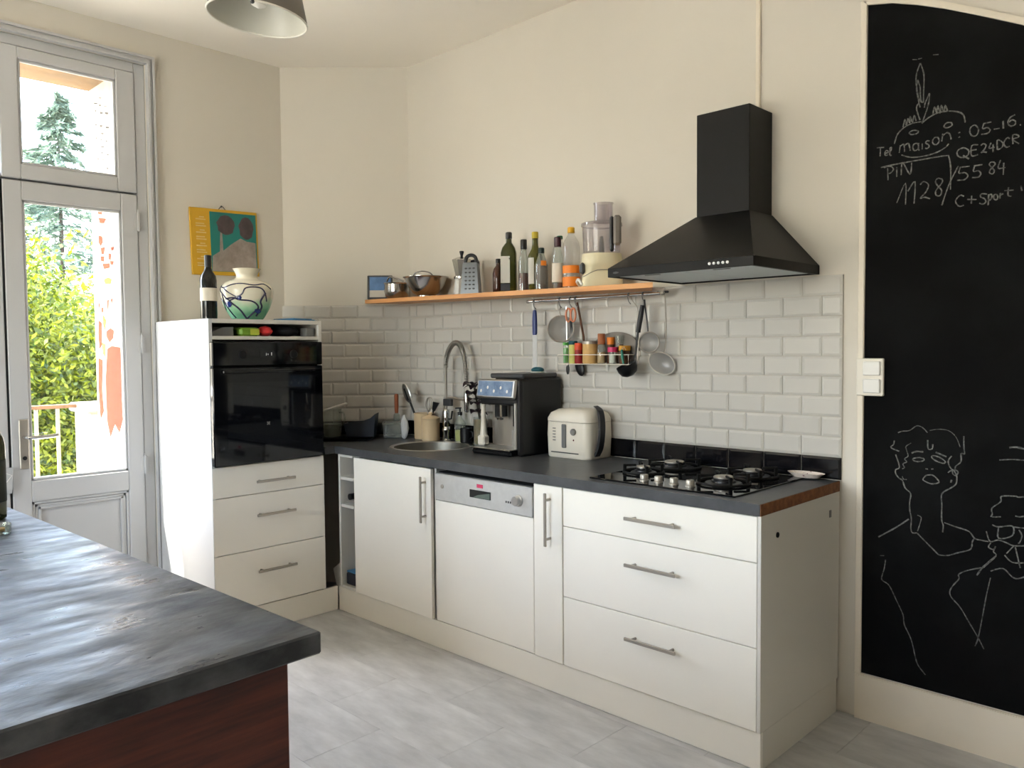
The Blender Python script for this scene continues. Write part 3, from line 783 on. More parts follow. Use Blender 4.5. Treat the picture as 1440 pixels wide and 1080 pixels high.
# painted wooden strip down the side and over the curved top
m = MB()
m.box((0.057, -0.012, 0.16), (0.079, 0.0, 2.505), 0.003)
m.box((1.0, -0.012, 0.16), (1.022, 0.0, 1.945), 0.003)
up = [(0.057, 2.51)] + [(a, b + 0.022) for a, b in TOP[1:]]
for i in range(len(TOP) - 1):
    q = [TOP[i], TOP[i + 1], up[i + 1], up[i]]
    m.prism(q, -0.012, 0.0, axis='y')
struct(m.build('trim_5', 'trim_paint'), 'white painted strip edging the chalkboard')
m = MB()
m.prism([(0.060, 0.0), (4.99, 0.0), (4.99, 0.158), (0.060, 0.158)], -0.014, 0.0, axis='y')
m.prism([(0.060, 0.150), (4.99, 0.150), (4.99, 0.160), (0.060, 0.160)], -0.010, 0.0, axis='y')
struct(m.build('baseboard_back', 'trim_paint'), 'tall off-white baseboard under the chalkboard')
# surface conduit above the hood
struct(MB().box((-0.333, -0.012, 2.2), (-0.315, 0.0, ZC), 0.003).build('trim_6', 'trim_paint'), 'white cable conduit running up the wall above the hood')

# double light switch
sw = thing('light_switch', 'double white light switch at the edge of the chalkboard', 'light switch', (0.103, -0.006, 1.149))
off(sw).box((0.057, -0.020, 1.149), (0.149, -0.006, 1.279), 0.003).build('plate', 'cream_plastic', sw)
for z in (1.159, 1.220):
    off(sw).box((0.082, -0.027, z), (0.140, -0.018, z + 0.049), 0.003).build('rocker', 'white_plastic', sw)

# ------------------------------------------------------------------ outdoors
struct(MB().box((-4.80, -6.0, -0.2), (-3.42, 0.6, -0.02), 0.01).build('floor_balcony', 'stone'), 'pale stone balcony floor')
rl = thing('balcony_railing', 'pale metal balcony railing with a rusty handrail outside the door', 'railing', (-4.6, -3.0, -0.02))
off(rl).box((-4.617, -5.9, 0.962), (-4.583, -1.088, 0.988), 0.004).build('handrail', 'rusty_rail', rl)
off(rl).box((-4.612, -5.9, 0.10), (-4.588, -1.10, 0.12), 0.003).build('lower_rail', 'rail_stone', rl)
bm_ = MB().box((-0.010, -0.010, 0), (0.010, 0.010, 0.985), 0.002).mesh('baluster', 'rail_stone')
for i in range(38):
    place('baluster', bm_, rl, (0, -1.20 - 0.125 * i + 3.0, 0))
pr = thing('stone_pier', 'squat pale stone pier at the end of the balcony railing', 'pier', (-4.6, -0.9, -0.02))
off(pr).prism([(-4.75, -1.05), (-4.45, -1.05), (-4.45, -0.55), (-4.75, -0.55)], -0.02, 0.93).build('shaft', 'stone', pr)
off(pr).box((-4.78, -1.08, 0.93), (-4.42, -0.52, 0.99), 0.012).build('cap', 'stone', pr)

def leaves(m, n, fn, size, rng):
    for _ in range(n):
        c, s_ = fn(rng)
        a = Vector((rng.gauss(0, 1), rng.gauss(0, 1), rng.gauss(0, 1) + 0.5)).normalized()
        b = a.orthogonal().normalized()
        b.rotate(Matrix.Rotation(rng.uniform(0, 6.28), 3, a))
        d = a.cross(b)
        L = size * s_ * rng.uniform(0.7, 1.3)
        W = L * 0.42
        c = Vector(c)
        m.v += [tuple(c - b * L), tuple(c + d * W), tuple(c + b * L), tuple(c - d * W)]
        k = len(m.v) - 4
        m.f.append([k, k + 1, k + 2, k + 3])
        m.mi.append(0)

def leafy(name, label, base, cz, rad, n, size, seed, group):
    rng = random.Random(seed)
    t = thing(name, label, 'tree', base, 0, group)
    lobes = []
    for _ in range(46):
        d = Vector((rng.gauss(0, 1), rng.gauss(0, 1), rng.gauss(0, 1))).normalized() * rng.uniform(0.35, 0.85)
        lobes.append((Vector((d.x * rad[0], d.y * rad[1], cz + d.z * rad[2])), rng.uniform(0.30, 0.45)))
    def fn(r_):
        c, q = r_.choice(lobes)
        d = Vector((r_.gauss(0, 1), r_.gauss(0, 1), r_.gauss(0, 1))).normalized() * (r_.random() ** 0.4) * q
        return (c.x + d.x * rad[0], c.y + d.y * rad[1], c.z + d.z * rad[2]), 1.0
    m = MB()
    leaves(m, n, fn, size, rng)
    o = m.build('crown', 'leaf', t)
    MB().tube([(0, 0, 0), (0.05, 0.03, cz * .5), (0, 0, cz)], [0.16, 0.13, 0.06], 8).build('trunk', 'bark', t)
    return t
ZG = -4.0
leafy('leafy_tree', 'sunlit yellow green leafy tree close to the balcony', (-9.4, -0.5, ZG), 5.15, (1.5, 2.0, 2.35), 95000, 0.040, 3, 'trees outside the door')
leafy('leafy_tree', 'darker leafy tree behind the sunlit one', (-14.0, 2.4, ZG), 4.1, (2.2, 3.0, 3.4), 26000, 0.085, 5, 'trees outside the door')
def conifer(base, h, w, seed, label):
    rng = random.Random(seed)
    t = thing('conifer', label, 'tree', base, 0, 'trees outside the door')
    MB().tube([(0, 0, 0), (0, 0, h * .98)], [0.15, 0.02], 8).build('trunk', 'bark', t)
    m = MB()
    n = 230
    for i in range(n):
        z = h * (0.22 + 0.78 * (i / n))
        ln = w * (1.0 - (i / n)) ** 0.8 * rng.uniform(0.65, 1.1) + 0.12
        a = rng.uniform(0, 6.283)
        for k in range(44):
            s_ = rng.random() ** 0.7
            c = Vector((math.cos(a) * ln * s_, math.sin(a) * ln * s_, z - 0.35 * ln * s_ ** 1.5 + 0.15 * ln * s_ + rng.gauss(0, 0.05)))
            d = Vector((math.cos(a) + rng.gauss(0, .5), math.sin(a) + rng.gauss(0, .5), rng.gauss(-.3, .4))).normalized()
            b = d.orthogonal().normalized()
            b.rotate(Matrix.Rotation(rng.uniform(0, 6.28), 3, d))
            L, W = rng.uniform(0.12, 0.30), 0.03
            m.v += [tuple(c - d * L), tuple(c + b * W), tuple(c + d * L), tuple(c - b * W)]
            q = len(m.v) - 4
            m.f.append([q, q + 1, q + 2, q + 3])
            m.mi.append(0)
    m.build('crown', 'needle', t)
conifer((-25.0, 5.0, ZG), 12.9, 3.3, 11, 'tall dark conifer standing against the white sky')
conifer((-33.0, 5.6, ZG), 11.3, 2.2, 12, 'lower conifer left of the tall one')
struct(MB().box((-120, -120, ZG - 0.2), (120, 120, ZG)).build('ground', 'ground'), 'pale gravel ground below the balcony, made bright to bounce light indoors')

# ------------------------------------------------------------------ fitted kitchen
ZW, ZU, ZB, YF = 0.8413, 0.8042, 0.1252, -0.600
def bar_handle(parent, T, a, b, axis, out, at):
    """bar handle from a to b along axis; out = unit vector away from the front; at = fixed coordinates"""
    m = T
    o = Vector(out)
    P0, P1 = Vector(at), Vector(at)
    P0[axis] = a
    P1[axis] = b
    c0, c1 = P0 + o * 0.026, P1 + o * 0.034
    w = Vector((0.006, 0.006, 0.006))
    w[axis] = 0
    for k in range(3):
        if abs(o[k]) > .5:
            w[k] = 0
    m.box(tuple(c0 - w), tuple(c1 + w), 0.0015)
    for s_ in (0.13, 0.87):
        q = P0.lerp(P1, s_)
        m.tube([tuple(q), tuple(q + o * 0.028)], 0.005, 10)
    return m.build('handle', 'brushed', parent)

# drawer unit at the right end
du = thing('drawer_unit', 'white base unit of three drawers at the open end of the worktop', 'drawer unit', (-0.4, -0.3, 0.0))
m = off(du)
m.box((-0.012, -0.600, ZB), (0.0, -0.012, ZU), 0.001)
m.box((-0.80, -0.580, ZB), (-0.785, -0.012, ZU))
m.box((-0.80, -0.580, ZB), (-0.012, -0.012, ZB + 0.016))
m.box((-0.80, -0.030, ZB), (-0.012, -0.015, ZU))
m.build('carcass', 'white_board', du)
for z0, z1, hz in ((0.6575, 0.801, 0.733), (0.3905, 0.6545, 0.570), (0.1265, 0.3875, 0.310)):
    d = off(du).box((-0.7975, YF, z0), (-0.0135, YF + 0.018, z1), 0.0015).build('drawer_front', 'white_lacquer', du)
    bar_handle(d, off(du), -0.495, -0.288, 0, (0, -1, 0), (0, YF, hz))
for z in (0.389, 0.656):
    pass
hm = off(du).lathe([(0.009, 0), (0.009, 0.003), (0.005, 0.003), (0.005, 0.0015), (0, 0.0015)], 14, (0, 0, 0), 0, Matrix.Translation((0.0, -0.493, 0.729)) @ Matrix.Rotation(R(90), 4, 'Y'))
hm.build('screw_hole', 'dark_gap', du)
off(du).box((0.0, -0.102, 0.722), (0.003, -0.086, 0.748), 0.002).build('hanging_bracket', 'grey_plastic', du)

# narrow cabinet
nc = thing('narrow_cabinet', 'narrow white base cabinet with one upright handle beside the dishwasher', 'cabinet', (-0.875, -0.3, 0.0))
m = off(nc)
m.box((-0.949, -0.578, ZB), (-0.933, -0.02, ZU)).box((-0.818, -0.578, ZB), (-0.802, -0.02, ZU)).box((-0.949, -0.578, ZB), (-0.802, -0.02, ZB + .016))
m.build('carcass', 'white_board', nc)
d = off(nc).box((-0.947, YF, 0.1265), (-0.803, YF + 0.018, 0.801), 0.0015).build('door', 'white_lacquer', nc)
bar_handle(d, off(nc), 0.573, 0.776, 2, (0, -1, 0), (-0.862, YF, 0))

# dishwasher
dw = thing('dishwasher', 'built-in dishwasher with steel control strip and white front panel', 'dishwasher', (-1.25, -0.3, 0.0))
off(dw).box((-1.546, -0.570, ZB), (-0.956, -0.03, 0.785)).build('body', 'dark_gap', dw)
off(dw).box((-1.542, -0.594, 0.1265), (-0.955, -0.572, 0.662), 0.002).build('front_panel', 'white_lacquer', dw)
cp = off(dw).box((-1.542, -0.600, 0.666), (-0.955, -0.572, 0.783), 0.003).build('control_panel', 'dishwasher_steel', dw)
kT = Matrix.Translation((-1.029, -0.600, 0.724)) @ Matrix.Rotation(R(90), 4, 'X')
off(dw).lathe([(0.024, 0), (0.024, 0.005), (0.020, 0.008), (0.019, 0.022), (0.017, 0.024), (0, 0.024)], 22, (0, 0, 0), 0, kT).build('dial', 'steel', cp)
kT = Matrix.Translation((-1.487, -0.600, 0.728)) @ Matrix.Rotation(R(90), 4, 'X')
off(dw).lathe([(0.009, 0), (0.009, 0.003), (0.004, 0.004), (0, 0.002)], 16, (0, 0, 0), 0, kT).build('power_button', 'brushed', cp)
q = off(dw).box((-1.312, -0.602, 0.704), (-1.186, -0.599, 0.737), 0.001).build('grip_recess', 'dark_gap', cp)
off(dw).prism([(-1.29, 0.706), (-1.19, 0.706), (-1.19, 0.732), (-1.26, 0.718)], -0.6028, -0.6018, axis='y').build('recess_glint', 'display', cp)  # pale wedge shaped and coloured as a glint on the grip
off(dw).box((-1.268, -0.6012, 0.748), (-1.232, -0.5995, 0.763)).build('sticker', 'pink_sticker', cp)
for i in range(3):
    off(dw).box((-1.10 + .012 * i, -0.6010, 0.706), (-1.094 + .012 * i, -0.5995, 0.714)).build('indicator', 'dark_grey', cp)

# sink cabinet
sc_ = thing('sink_cabinet', 'white sink cabinet with one wide door left of the dishwasher', 'cabinet', (-1.85, -0.3, 0.0))
m = off(sc_)
m.box((-2.148, -0.578, ZB), (-2.132, -0.02, ZU)).box((-1.568, -0.578, ZB), (-1.552, -0.02, ZU)).box((-2.148, -0.578, ZB), (-1.552, -0.02, ZB + .016))
m.build('carcass', 'white_board', sc_)
d = off(sc_).box((-2.147, YF - 0.004, 0.1265), (-1.562, YF + 0.014, 0.797), 0.0015).build('door', 'white_lacquer', sc_)
bar_handle(d, off(sc_), 0.557, 0.762, 2, (0, -1, 0), (-1.597, YF - 0.004, 0))

# open shelf unit
os_ = thing('open_shelf_unit', 'narrow open white shelf unit at the corner end of the base cabinets', 'shelf unit', (-2.22, -0.3, 0.0))
off(os_).box((-2.290, -0.598, ZB), (-2.274, -0.05, ZU), 0.001).build('side_panel', 'white_board', os_)
off(os_).box((-2.166, -0.578, ZB), (-2.150, -0.05, ZU), 0.001).build('side_panel', 'white_board', os_)
off(os_).box((-2.274, -0.066, ZB), (-2.166, -0.05, ZU)).build('back_panel', 'white_board', os_)
for z in (0.140, 0.552, 0.690):
    off(os_).box((-2.274, -0.595, z - 0.016), (-2.166, -0.066, z), 0.001).build('shelf', 'white_board', os_)
off(os_).box((-2.274, -0.598, ZU - 0.014), (-2.166, -0.066, ZU - 0.001), 0.001).build('top_panel', 'white_board', os_)

# plinths
pl = thing('plinth', 'long white plinth under the base cabinets', 'plinth', (-1.15, -0.58, 0.0))
off(pl).box((-2.314, -0.590, 0.001), (-0.004, -0.574, ZB - 0.003), 0.0015).build('front_board', 'white_lacquer', pl)
off(pl).box((-0.018, -0.574, 0.001), (-0.004, -0.016, ZB - 0.003), 0.001).build('end_board', 'white_board', pl)
pt = thing('plinth', 'short white plinth under the oven tower', 'plinth', (-2.32, -0.95, 0.0))
off(pt).box((-2.336, -1.247, 0.001), (-2.320, -0.592, ZB - 0.003), 0.0015).build('front_board', 'white_lacquer', pt)
off(pt).box((-2.875, -1.246, 0.001), (-2.337, -1.232, ZB - 0.003), 0.001).build('side_board', 'white_board', pt)

# worktop
wt = thing('worktop', 'dark grey laminate worktop with a bare chipboard end', 'worktop', (-1.2, -0.3, ZU))
m = off(wt)
SX, SY, SR = -1.925, -0.290, 0.190
outer = [(-0.0015, -0.607), (-0.0015, -0.012), (-2.437, -0.012), (-2.925, -0.52), (-2.925, -0.662), (-2.306, -0.662), (-2.306, -0.607)]
# top and bottom faces with the sink cut-out, bridged to a circle
N = 48
hole = [(SX + SR * math.cos(2 * math.pi * i / N), SY + SR * math.sin(2 * math.pi * i / N)) for i in range(N)]
box_in = [(-1.70, -0.607), (-1.70, -0.012), (-2.15, -0.012), (-2.15, -0.607)]
def ringfaces(z, flip):
    vs_ = [(x, y, z) for x, y in hole]
    per = []
    for x, y in hole:
        a = math.atan2(y - SY, x - SX)
        dx, dy = math.cos(a), math.sin(a)
        tt = min(((-1.70 - SX) / dx) if dx > 1e-6 else 9, ((-2.15 - SX) / dx) if dx < -1e-6 else 9, ((-0.012 - SY) / dy) if dy > 1e-6 else 9, ((-0.607 - SY) / dy) if dy < -1e-6 else 9)
        per.append((SX + dx * tt, SY + dy * tt, z))
    n = len(vs_)
    cs = {}
    fs = []
    allv = vs_ + per
    for i in range(n):
        j = (i + 1) % n
        q = [i, n + i, n + j, j]
        p_, r_ = per[i], per[j]
        if abs(p_[0] - r_[0]) > 1e-6 and abs(p_[1] - r_[1]) > 1e-6:
            cx = p_[0] if p_[0] in (-1.70, -2.15) or min(abs(p_[0] + 1.70), abs(p_[0] + 2.15)) < 1e-6 else r_[0]
            cy = p_[1] if min(abs(p_[1] + .012), abs(p_[1] + .607)) < 1e-6 else r_[1]
            allv.append((cx, cy, z))
            q = [i, n + i, len(allv) - 1, n + j, j]
        fs.append(q[::-1] if flip else q)
    m.add(allv, fs)
ringfaces(ZW, False)
ringfaces(ZU, True)
m.add([(x, y, ZW) for x, y in hole] + [(x, y, ZU) for x, y in hole], [(i, (i + 1) % N, N + (i + 1) % N, N + i) for i in range(N)])
right = [(-0.0015, -0.607), (-0.0015, -0.012), (-1.70, -0.012), (-1.70, -0.607)]
left = [(-2.15, -0.607), (-2.15, -0.012), (-2.437, -0.012), (-2.925, -0.52), (-2.925, -0.662), (-2.306, -0.662), (-2.306, -0.607)]
for pg in (right, left):
    m.add([(x, y, ZW) for x, y in pg], [tuple(range(len(pg)))])
    m.add([(x, y, ZU) for x, y in pg], [tuple(range(len(pg)))[::-1]])
n = len(outer)
m.add([(x, y, ZU) for x, y in outer] + [(x, y, ZW) for x, y in outer], [(i, (i + 1) % n, n + (i + 1) % n, n + i) for i in range(n)])
m.build('slab', 'laminate', wt)
off(wt).box((-0.0015, -0.605, ZU), (0.0012, -0.013, ZW - 0.0008)).build('cut_end', 'chipboard', wt)

# oven tower
ot = thing('oven_tower', 'tall white oven housing with three drawers beside the glazed door', 'cabinet', (-2.6, -0.96, 0.0))
off(ot).box((-2.883, -1.247, ZB - 0.002), (-2.312, -1.230, 1.470), 0.001).build('side_panel', 'tower_side', ot)
off(ot).box((-2.883, -0.684, ZB - 0.002), (-2.312, -0.667, 1.470), 0.001).build('side_panel', 'white_board', ot)
off(ot).box((-2.883, -1.230, 1.451), (-2.312, -0.684, 1.470), 0.001).build('top_panel', 'white_board', ot)
off(ot).box((-2.883, -1.230, 1.376), (-2.312, -0.684, 1.392), 0.001).build('niche_shelf', 'white_board', ot)
off(ot).box((-2.883, -1.230, ZB), (-2.875, -0.684, 1.470)).build('back_panel', 'white_board', ot)
off(ot).box((-2.86, -1.230, 0.785), (-2.33, -0.684, 0.801)).build('oven_shelf', 'white_board', ot)
for z0, z1, hz in ((0.6575, 0.798, 0.716), (0.3955, 0.6545, 0.558), (0.1285, 0.3925, 0.294)):
    d = off(ot).box((-2.328, -1.245, z0), (-2.310, -0.669, z1), 0.0015).build('drawer_front', 'white_lacquer', ot)
    bar_handle(d, off(ot), -1.047, -0.845, 1, (1, 0, 0), (-2.310, 0, hz))

ov = thing('oven', 'built-in black glass oven in the white tower', 'oven', (-2.6, -0.96, 0.803))
off(ov).box((-2.84, -1.222, 0.805), (-2.315, -0.692, 1.365)).build('body', 'dark_gap', ov)
c_ = off(ov).box((-2.312, -1.245, 1.255), (-2.286, -0.680, 1.366), 0.004).build('control_panel', 'black_gloss', ov)
off(ov).box((-2.2862, -1.015, 1.293), (-2.2852, -0.915, 1.325)).build('display', 'oven_window', c_)
for y in (-1.10, -0.84):
    off(ov).lathe([(0.020, 0), (0.020, 0.004), (0.016, 0.007), (0, 0.007)], 20, (0, 0, 0), 0, Matrix.Translation((-2.2866, y, 1.307)) @ Matrix.Rotation(R(90), 4, 'Y')).build('dial', 'black_plastic', c_)
g_ = MB(Matrix.Translation(-Vector(ov.location)))
for a, b in (((-0.985, 1.302), (-0.981, 1.314)), ((-0.975, 1.304), (-0.972, 1.311)), ((-0.958, 1.302), (-0.954, 1.316))):
    g_.box((-2.2852, a[0], a[1]), (-2.2848, b[0], b[1]))
g_.build('clock_digits', 'glow_white', c_)
dr = off(ov).box((-2.312, -1.245, 0.804), (-2.286, -0.680, 1.250), 0.004).build('oven_door', 'black_gloss', ov)
off(ov).box((-2.2862, -1.180, 0.88), (-2.2852, -0.745, 1.18), 0.0).build('window', 'oven_window', dr)
off(ov).box((-2.290, -1.20, 1.222), (-2.274, -0.725, 1.238), 0.004).build('handle', 'black_gloss', dr)
lg = MB(Matrix.Translation(-Vector(ov.location)) @ Matrix.Translation((-2.2858, -0.979, 0.985)))
for k in range(4):
    a = R(45 + 90 * k)
    lg.prism([(0.002 * math.cos(a + .9), 0.002 * math.sin(a + .9)), (0.010 * math.cos(a + .25), 0.010 * math.sin(a + .25)), (0.010 * math.cos(a - .25), 0.010 * math.sin(a - .25)), (0.002 * math.cos(a - .9), 0.002 * math.sin(a - .9))], 0, 0.0006, axis='x')
lg.build('emblem', 'steel', dr)

# ------------------------------------------------------------------ extractor hood
hd = thing('cooker_hood', 'black pyramid cooker hood with a square chimney', 'cooker hood', (-0.372, 0, 1.582))
X0, X1, YH = -0.665, -0.085, -0.494
off(hd).box((-0.487, -0.174, 1.80), (-0.269, 0.0, 2.198), 0.002).build('chimney', 'black_metal', hd)
m = off(hd)
lo = [(X0, 0.0), (X0, YH), (X1, YH), (X1, 0.0)]
hi = [(-0.489, 0.0), (-0.489, -0.176), (-0.267, -0.176), (-0.267, 0.0)]
m.add([(x, y, 1.614) for x, y in lo] + [(x, y, 1.816) for x, y in hi], [(i, (i + 1) % 4, 4 + (i + 1) % 4, 4 + i) for i in range(4)] + [(4, 5, 6, 7)])
m.build('canopy', 'black_metal', hd)
m = off(hd)
m.box((X0, YH, 1.582), (X1, YH + 0.012, 1.614), 0.001).box((X0, YH + .012, 1.582), (X0 + 0.012, 0, 1.614)).box((X1 - 0.012, YH + .012, 1.582), (X1, 0, 1.614)).box((X0, -0.012, 1.582), (X1, 0, 1.614))
rim = m.build('rim', 'black_metal', hd)
for i in range(5):
    off(hd).lathe([(0.0048, 0), (0.0048, 0.003), (0.003, 0.004), (0, 0.004)], 12, (0, 0, 0), 0, Matrix.Translation((-0.242 + 0.0165 * i, YH, 1.599)) @ Matrix.Rotation(R(90), 4, 'X')).build('button', 'glow_white', rim)
off(hd).ball((-0.628, YH, 1.597), (0.013, 0.0012, 0.004), 14, 8).build('emblem', 'dark_grey', rim)
for x0, x1 in ((X0 + .014, -0.377), (-0.373, X1 - .014)):
    f_ = off(hd).box((x0, YH + .05, 1.586), (x1, -0.02, 1.594), 0.002).build('filter', 'hood_filter', hd)
    off(hd).box(((x0 + x1) / 2 - .03, YH + .06, 1.584), ((x0 + x1) / 2 + .03, YH + .075, 1.587), 0.001).build('catch', 'grey_plastic', f_)
off(hd).box((X0 + .014, YH + .012, 1.587), (X1 - .014, YH + .05, 1.594)).build('lamp_strip', 'hood_filter', hd)

# ------------------------------------------------------------------ gas hob
hb = thing('gas_hob', 'black glass gas hob with four burners let into the worktop', 'hob', (-0.41, -0.30, ZW))
off(hb).box((-0.705, -0.558, ZW), (-0.112, -0.048, ZW + 0.006), 0.002).build('glass_top', 'black_glass', hb)
ZH = ZW + 0.006
for (bx, by, r) in ((-0.612, -0.345, 0.026), (-0.600, -0.150, 0.040), (-0.262, -0.365, 0.034), (-0.262, -0.155, 0.034)):
    b = off(hb).lathe([(r * 1.9, 0), (r * 1.85, 0.004), (r * 1.25, 0.006), (r * 1.2, 0.012), (r, 0.013), (r, 0.019)], 28, (bx, by, ZH)).build('burner', 'black_plastic', hb)
    off(hb).lathe([(r * 0.93, 0.018), (r, 0.020), (r * 1.0, 0.024), (r * .9, 0.027), (0, 0.0275)], 26, (bx, by, ZH)).build('burner_cap', 'brushed', b)
    g = off(hb)
    R2 = r * 1.9 + 0.028
    for k in range(4):
        a = R(45 + 90 * k)
        c, s_ = math.cos(a), math.sin(a)
        T = Matrix.Translation((bx, by, ZH)) @ Matrix.Rotation(a, 4, 'Z')
        g.box((r * 1.05, -0.0035, 0.026), (R2, 0.0035, 0.034), 0.0015, 0, T)
        g.box((R2 - 0.012, -0.006, 0.0), (R2, 0.006, 0.034), 0.0015, 0, T)
    ring = [(bx + R2 * .98 * math.cos(R(10 * q)), by + R2 * .98 * math.sin(R(10 * q)), ZH + 0.005) for q in range(36)]
    g.tube(ring, 0.0045, 6, True)
    g.build('pan_support', 'black_metal', hb)
for kx in (-0.502, -0.441, -0.378, -0.313):
    off(hb).lathe([(0.017, 0), (0.017, 0.004), (0.0145, 0.006), (0.0150, 0.020), (0.0135, 0.023), (0, 0.023)], 20, (kx, -0.498, ZH), 0).build('knob', 'brushed', hb)

# ------------------------------------------------------------------ island in the foreground
IA = R(1.8)
isl = thing('island_counter', 'dark slate topped island with red brown wooden side in the foreground', 'counter', (0.121, -2.224, 0.0), 1.8)
m = MB()
NX, NY = 60, 24
LX, LY = 2.30, 0.95
sl = MB()
sl.box((-LX, -LY, 0.866), (0, 0, 0.9), 0.003)
o = sl.build('slab', 'slate', isl)
bd = MB()
bd.box((-LX + .04, -LY + .04, 0.0), (-0.036, -0.036, 0.866), 0.002)
bd.build('body', 'red_wood', isl)

# ------------------------------------------------------------------ sink and tap
sk = thing('round_sink', 'round stainless steel sink let into the worktop', 'sink', (SX, SY, ZW))
MB().shell([(0.188, -0.13), (0.188, -0.001), (0.192, 0.002), (0.207, 0.003), (0.210, 0.0005), (0.205, 0.0)][::-1], 48).build('rim', 'steel', sk)
MB().shell([(0.188, -0.001), (0.185, -0.02), (0.180, -0.11), (0.165, -0.135), (0.13, -0.145), (0.035, -0.15)], 48).build('bowl', 'sink_steel', sk)
MB().lathe([(0.036, -0.155), (0.036, -0.150), (0.022, -0.149), (0.018, -0.153), (0, -0.153)], 24).build('drain', 'dark_gap', sk)
MB().ball((0.160, 0.085, -0.035), (0.006, 0.012, 0.006), 12, 8).build('overflow', 'dark_gap', sk)

fx, fy = -2.055, -0.078
tp = thing('spring_tap', 'tall steel kitchen tap with a spring coil neck by the sink', 'tap', (fx, fy, ZW))
MB().lathe([(0.027, 0), (0.027, 0.006), (0.022, 0.010), (0.020, 0.045), (0.024, 0.052), (0.024, 0.062), (0.018, 0.075), (0.020, 0.080), (0.020, 0.155), (0.016, 0.165), (0.0, 0.167)], 24).build('body', 'chrome', tp)
MB().tube([(0, 0, 0.16), (0, 0, 0.40)], 0.007, 10).build('riser', 'brushed', tp)
arc = smooth_path([(0, 0, 0.385), (0.004, 0, 0.43), (0.035, -0.003, 0.485), (0.080, -0.006, 0.515), (0.130, -0.010, 0.500), (0.160, -0.012, 0.44), (0.172, -0.013, 0.37), (0.176, -0.013, 0.30)], 10)
MB().tube(arc, 0.0065, 8).build('hose', 'rubber', tp)
coil = []
acc = 0.0
for i in range(len(arc) - 1):
    p_, q_ = arc[i], arc[i + 1]
    t_ = (q_ - p_).normalized()
    sd = Vector((0, 1, 0))
    up_ = t_.cross(sd).normalized()
    for k in range(8):
        w_ = k / 8
        c_ = p_.lerp(q_, w_)
        ph = (acc + (q_ - p_).length * w_) / 0.0082 * 2 * math.pi
        coil.append(c_ + (sd * math.cos(ph) + up_ * math.sin(ph)) * 0.0125)
    acc += (q_ - p_).length
MB().tube(coil, 0.0022, 5).build('spring', 'brushed', tp)
MB().lathe([(0.013, 0.20), (0.015, 0.21), (0.015, 0.30), (0.011, 0.315), (0.0, 0.316)], 16, (0.176, -0.013, -0.04)).build('spray_head', 'chrome', tp)
MB().tube([(0, 0, 0.225), (0.06, -0.004, 0.228), (0.155, -0.011, 0.222)], 0.006, 8).build('holder_arm', 'brushed', tp)
MB().box((-0.012, -0.014, 0.185), (0.048, 0.010, 0.222), 0.004).build('valve', 'dark_grey', tp)
MB().tube([(0.02, 0, 0.115), (0.045, -0.004, 0.12), (0.052, -0.004, 0.16)], 0.005, 8).build('lever', 'black_plastic', tp)

# ------------------------------------------------------------------ coffee machine
cm = thing('coffee_machine', 'black automatic coffee machine with a steel front', 'coffee machine', (-1.435, -0.17, ZW))
x0, x1, yf, yb = -0.14, 0.14, -0.125, 0.148      # local: front face yf
H = 0.348
m = MB()
m.box((0.105, yf - 0.005, 0.0), (x1, yb, H), 0.010)
m.box((x0, yf + 0.10, 0.0), (0.110, yb, H), 0.010)
m.box((x0, yf + 0.006, 0.225), (0.110, yf + 0.11, H - 0.010), 0.008)
m.box((x0, yf + .02, 0.0), (0.110, yf + 0.11, 0.03), 0.006)
m.build('body', 'black_plastic', cm)
MB().box((x0 + 0.055, yf + 0.02, H), (x1 - 0.01, yb - 0.02, H + 0.022), 0.006).build('bean_lid', 'dark_grey', cm)
m = MB()
m.box((x0 + 0.010, yf + 0.078, 0.028), (0.106, yf + 0.102, 0.228), 0.002)
m.build('front_plate', 'brushed', cm)
MB().box((0.090, yf - 0.004, 0.028), (0.107, yf + 0.10, 0.240), 0.004).build('front_cheek', 'steel', cm)
MB().box((0.002, yf + 0.072, 0.030), (0.085, yf + 0.080, 0.110), 0.002).build('grounds_drawer', 'steel', cm)
MB().box((0.016, yf + 0.066, 0.125), (0.044, yf + 0.080, 0.222), 0.002).build('spout_rail', 'black_plastic', cm)
m = MB()
T = Matrix.Translation((0, yf - 0.020, 0.268)) @ Matrix.Rotation(R(-9), 4, 'X')
m.box((x0 + 0.004, -0.004, -0.012), (0.116, 0.014, 0.078), 0.008, 0, T)
q = m.build('control_panel', 'steel', cm)
m = MB()
m.box((x0 + 0.018, -0.0055, 0.000), (0.098, 0.0, 0.068), 0.001, 0, T)
m.build('screen', 'display_blue', q)
for i in range(5):
    MB().ball((-0.10 + 0.042 * i, -0.0055, 0.022 + 0.016 * (i % 2)), (0.006, 0.0012, 0.008), 10, 6, 0, T).build('touch_key', 'white_plastic', q)
m = MB()
m.box((-0.050, yf + 0.012, 0.165), (-0.006, yf + 0.066, 0.236), 0.006)
m.box((-0.044, yf + 0.022, 0.155), (-0.034, yf + 0.036, 0.167), 0.002).box((-0.022, yf + 0.022, 0.155), (-0.012, yf + 0.036, 0.167), 0.002)
m.build('coffee_spout', 'chrome', cm)
tr = MB()
tr.box((x0 - 0.008, yf - 0.045, 0.0), (0.108, yf + 0.10, 0.026), 0.010)
tr.build('drip_tray', 'black_plastic', cm)
m = MB()
m.box((x0 - 0.010, yf - 0.050, 0.026), (0.108, yf + 0.085, 0.032), 0.003)
for i in range(9):
    m.box((x0 + 0.012 + 0.024 * i, yf - 0.036, 0.031), (x0 + 0.024 + 0.024 * i, yf + 0.070, 0.0335), 0.0008)
m.build('drip_grid', 'steel', cm)
m = MB()
m.box((x0 - 0.004, yf - 0.01, 0.033), (x0 + 0.042, yf + 0.030, 0.080), 0.007)
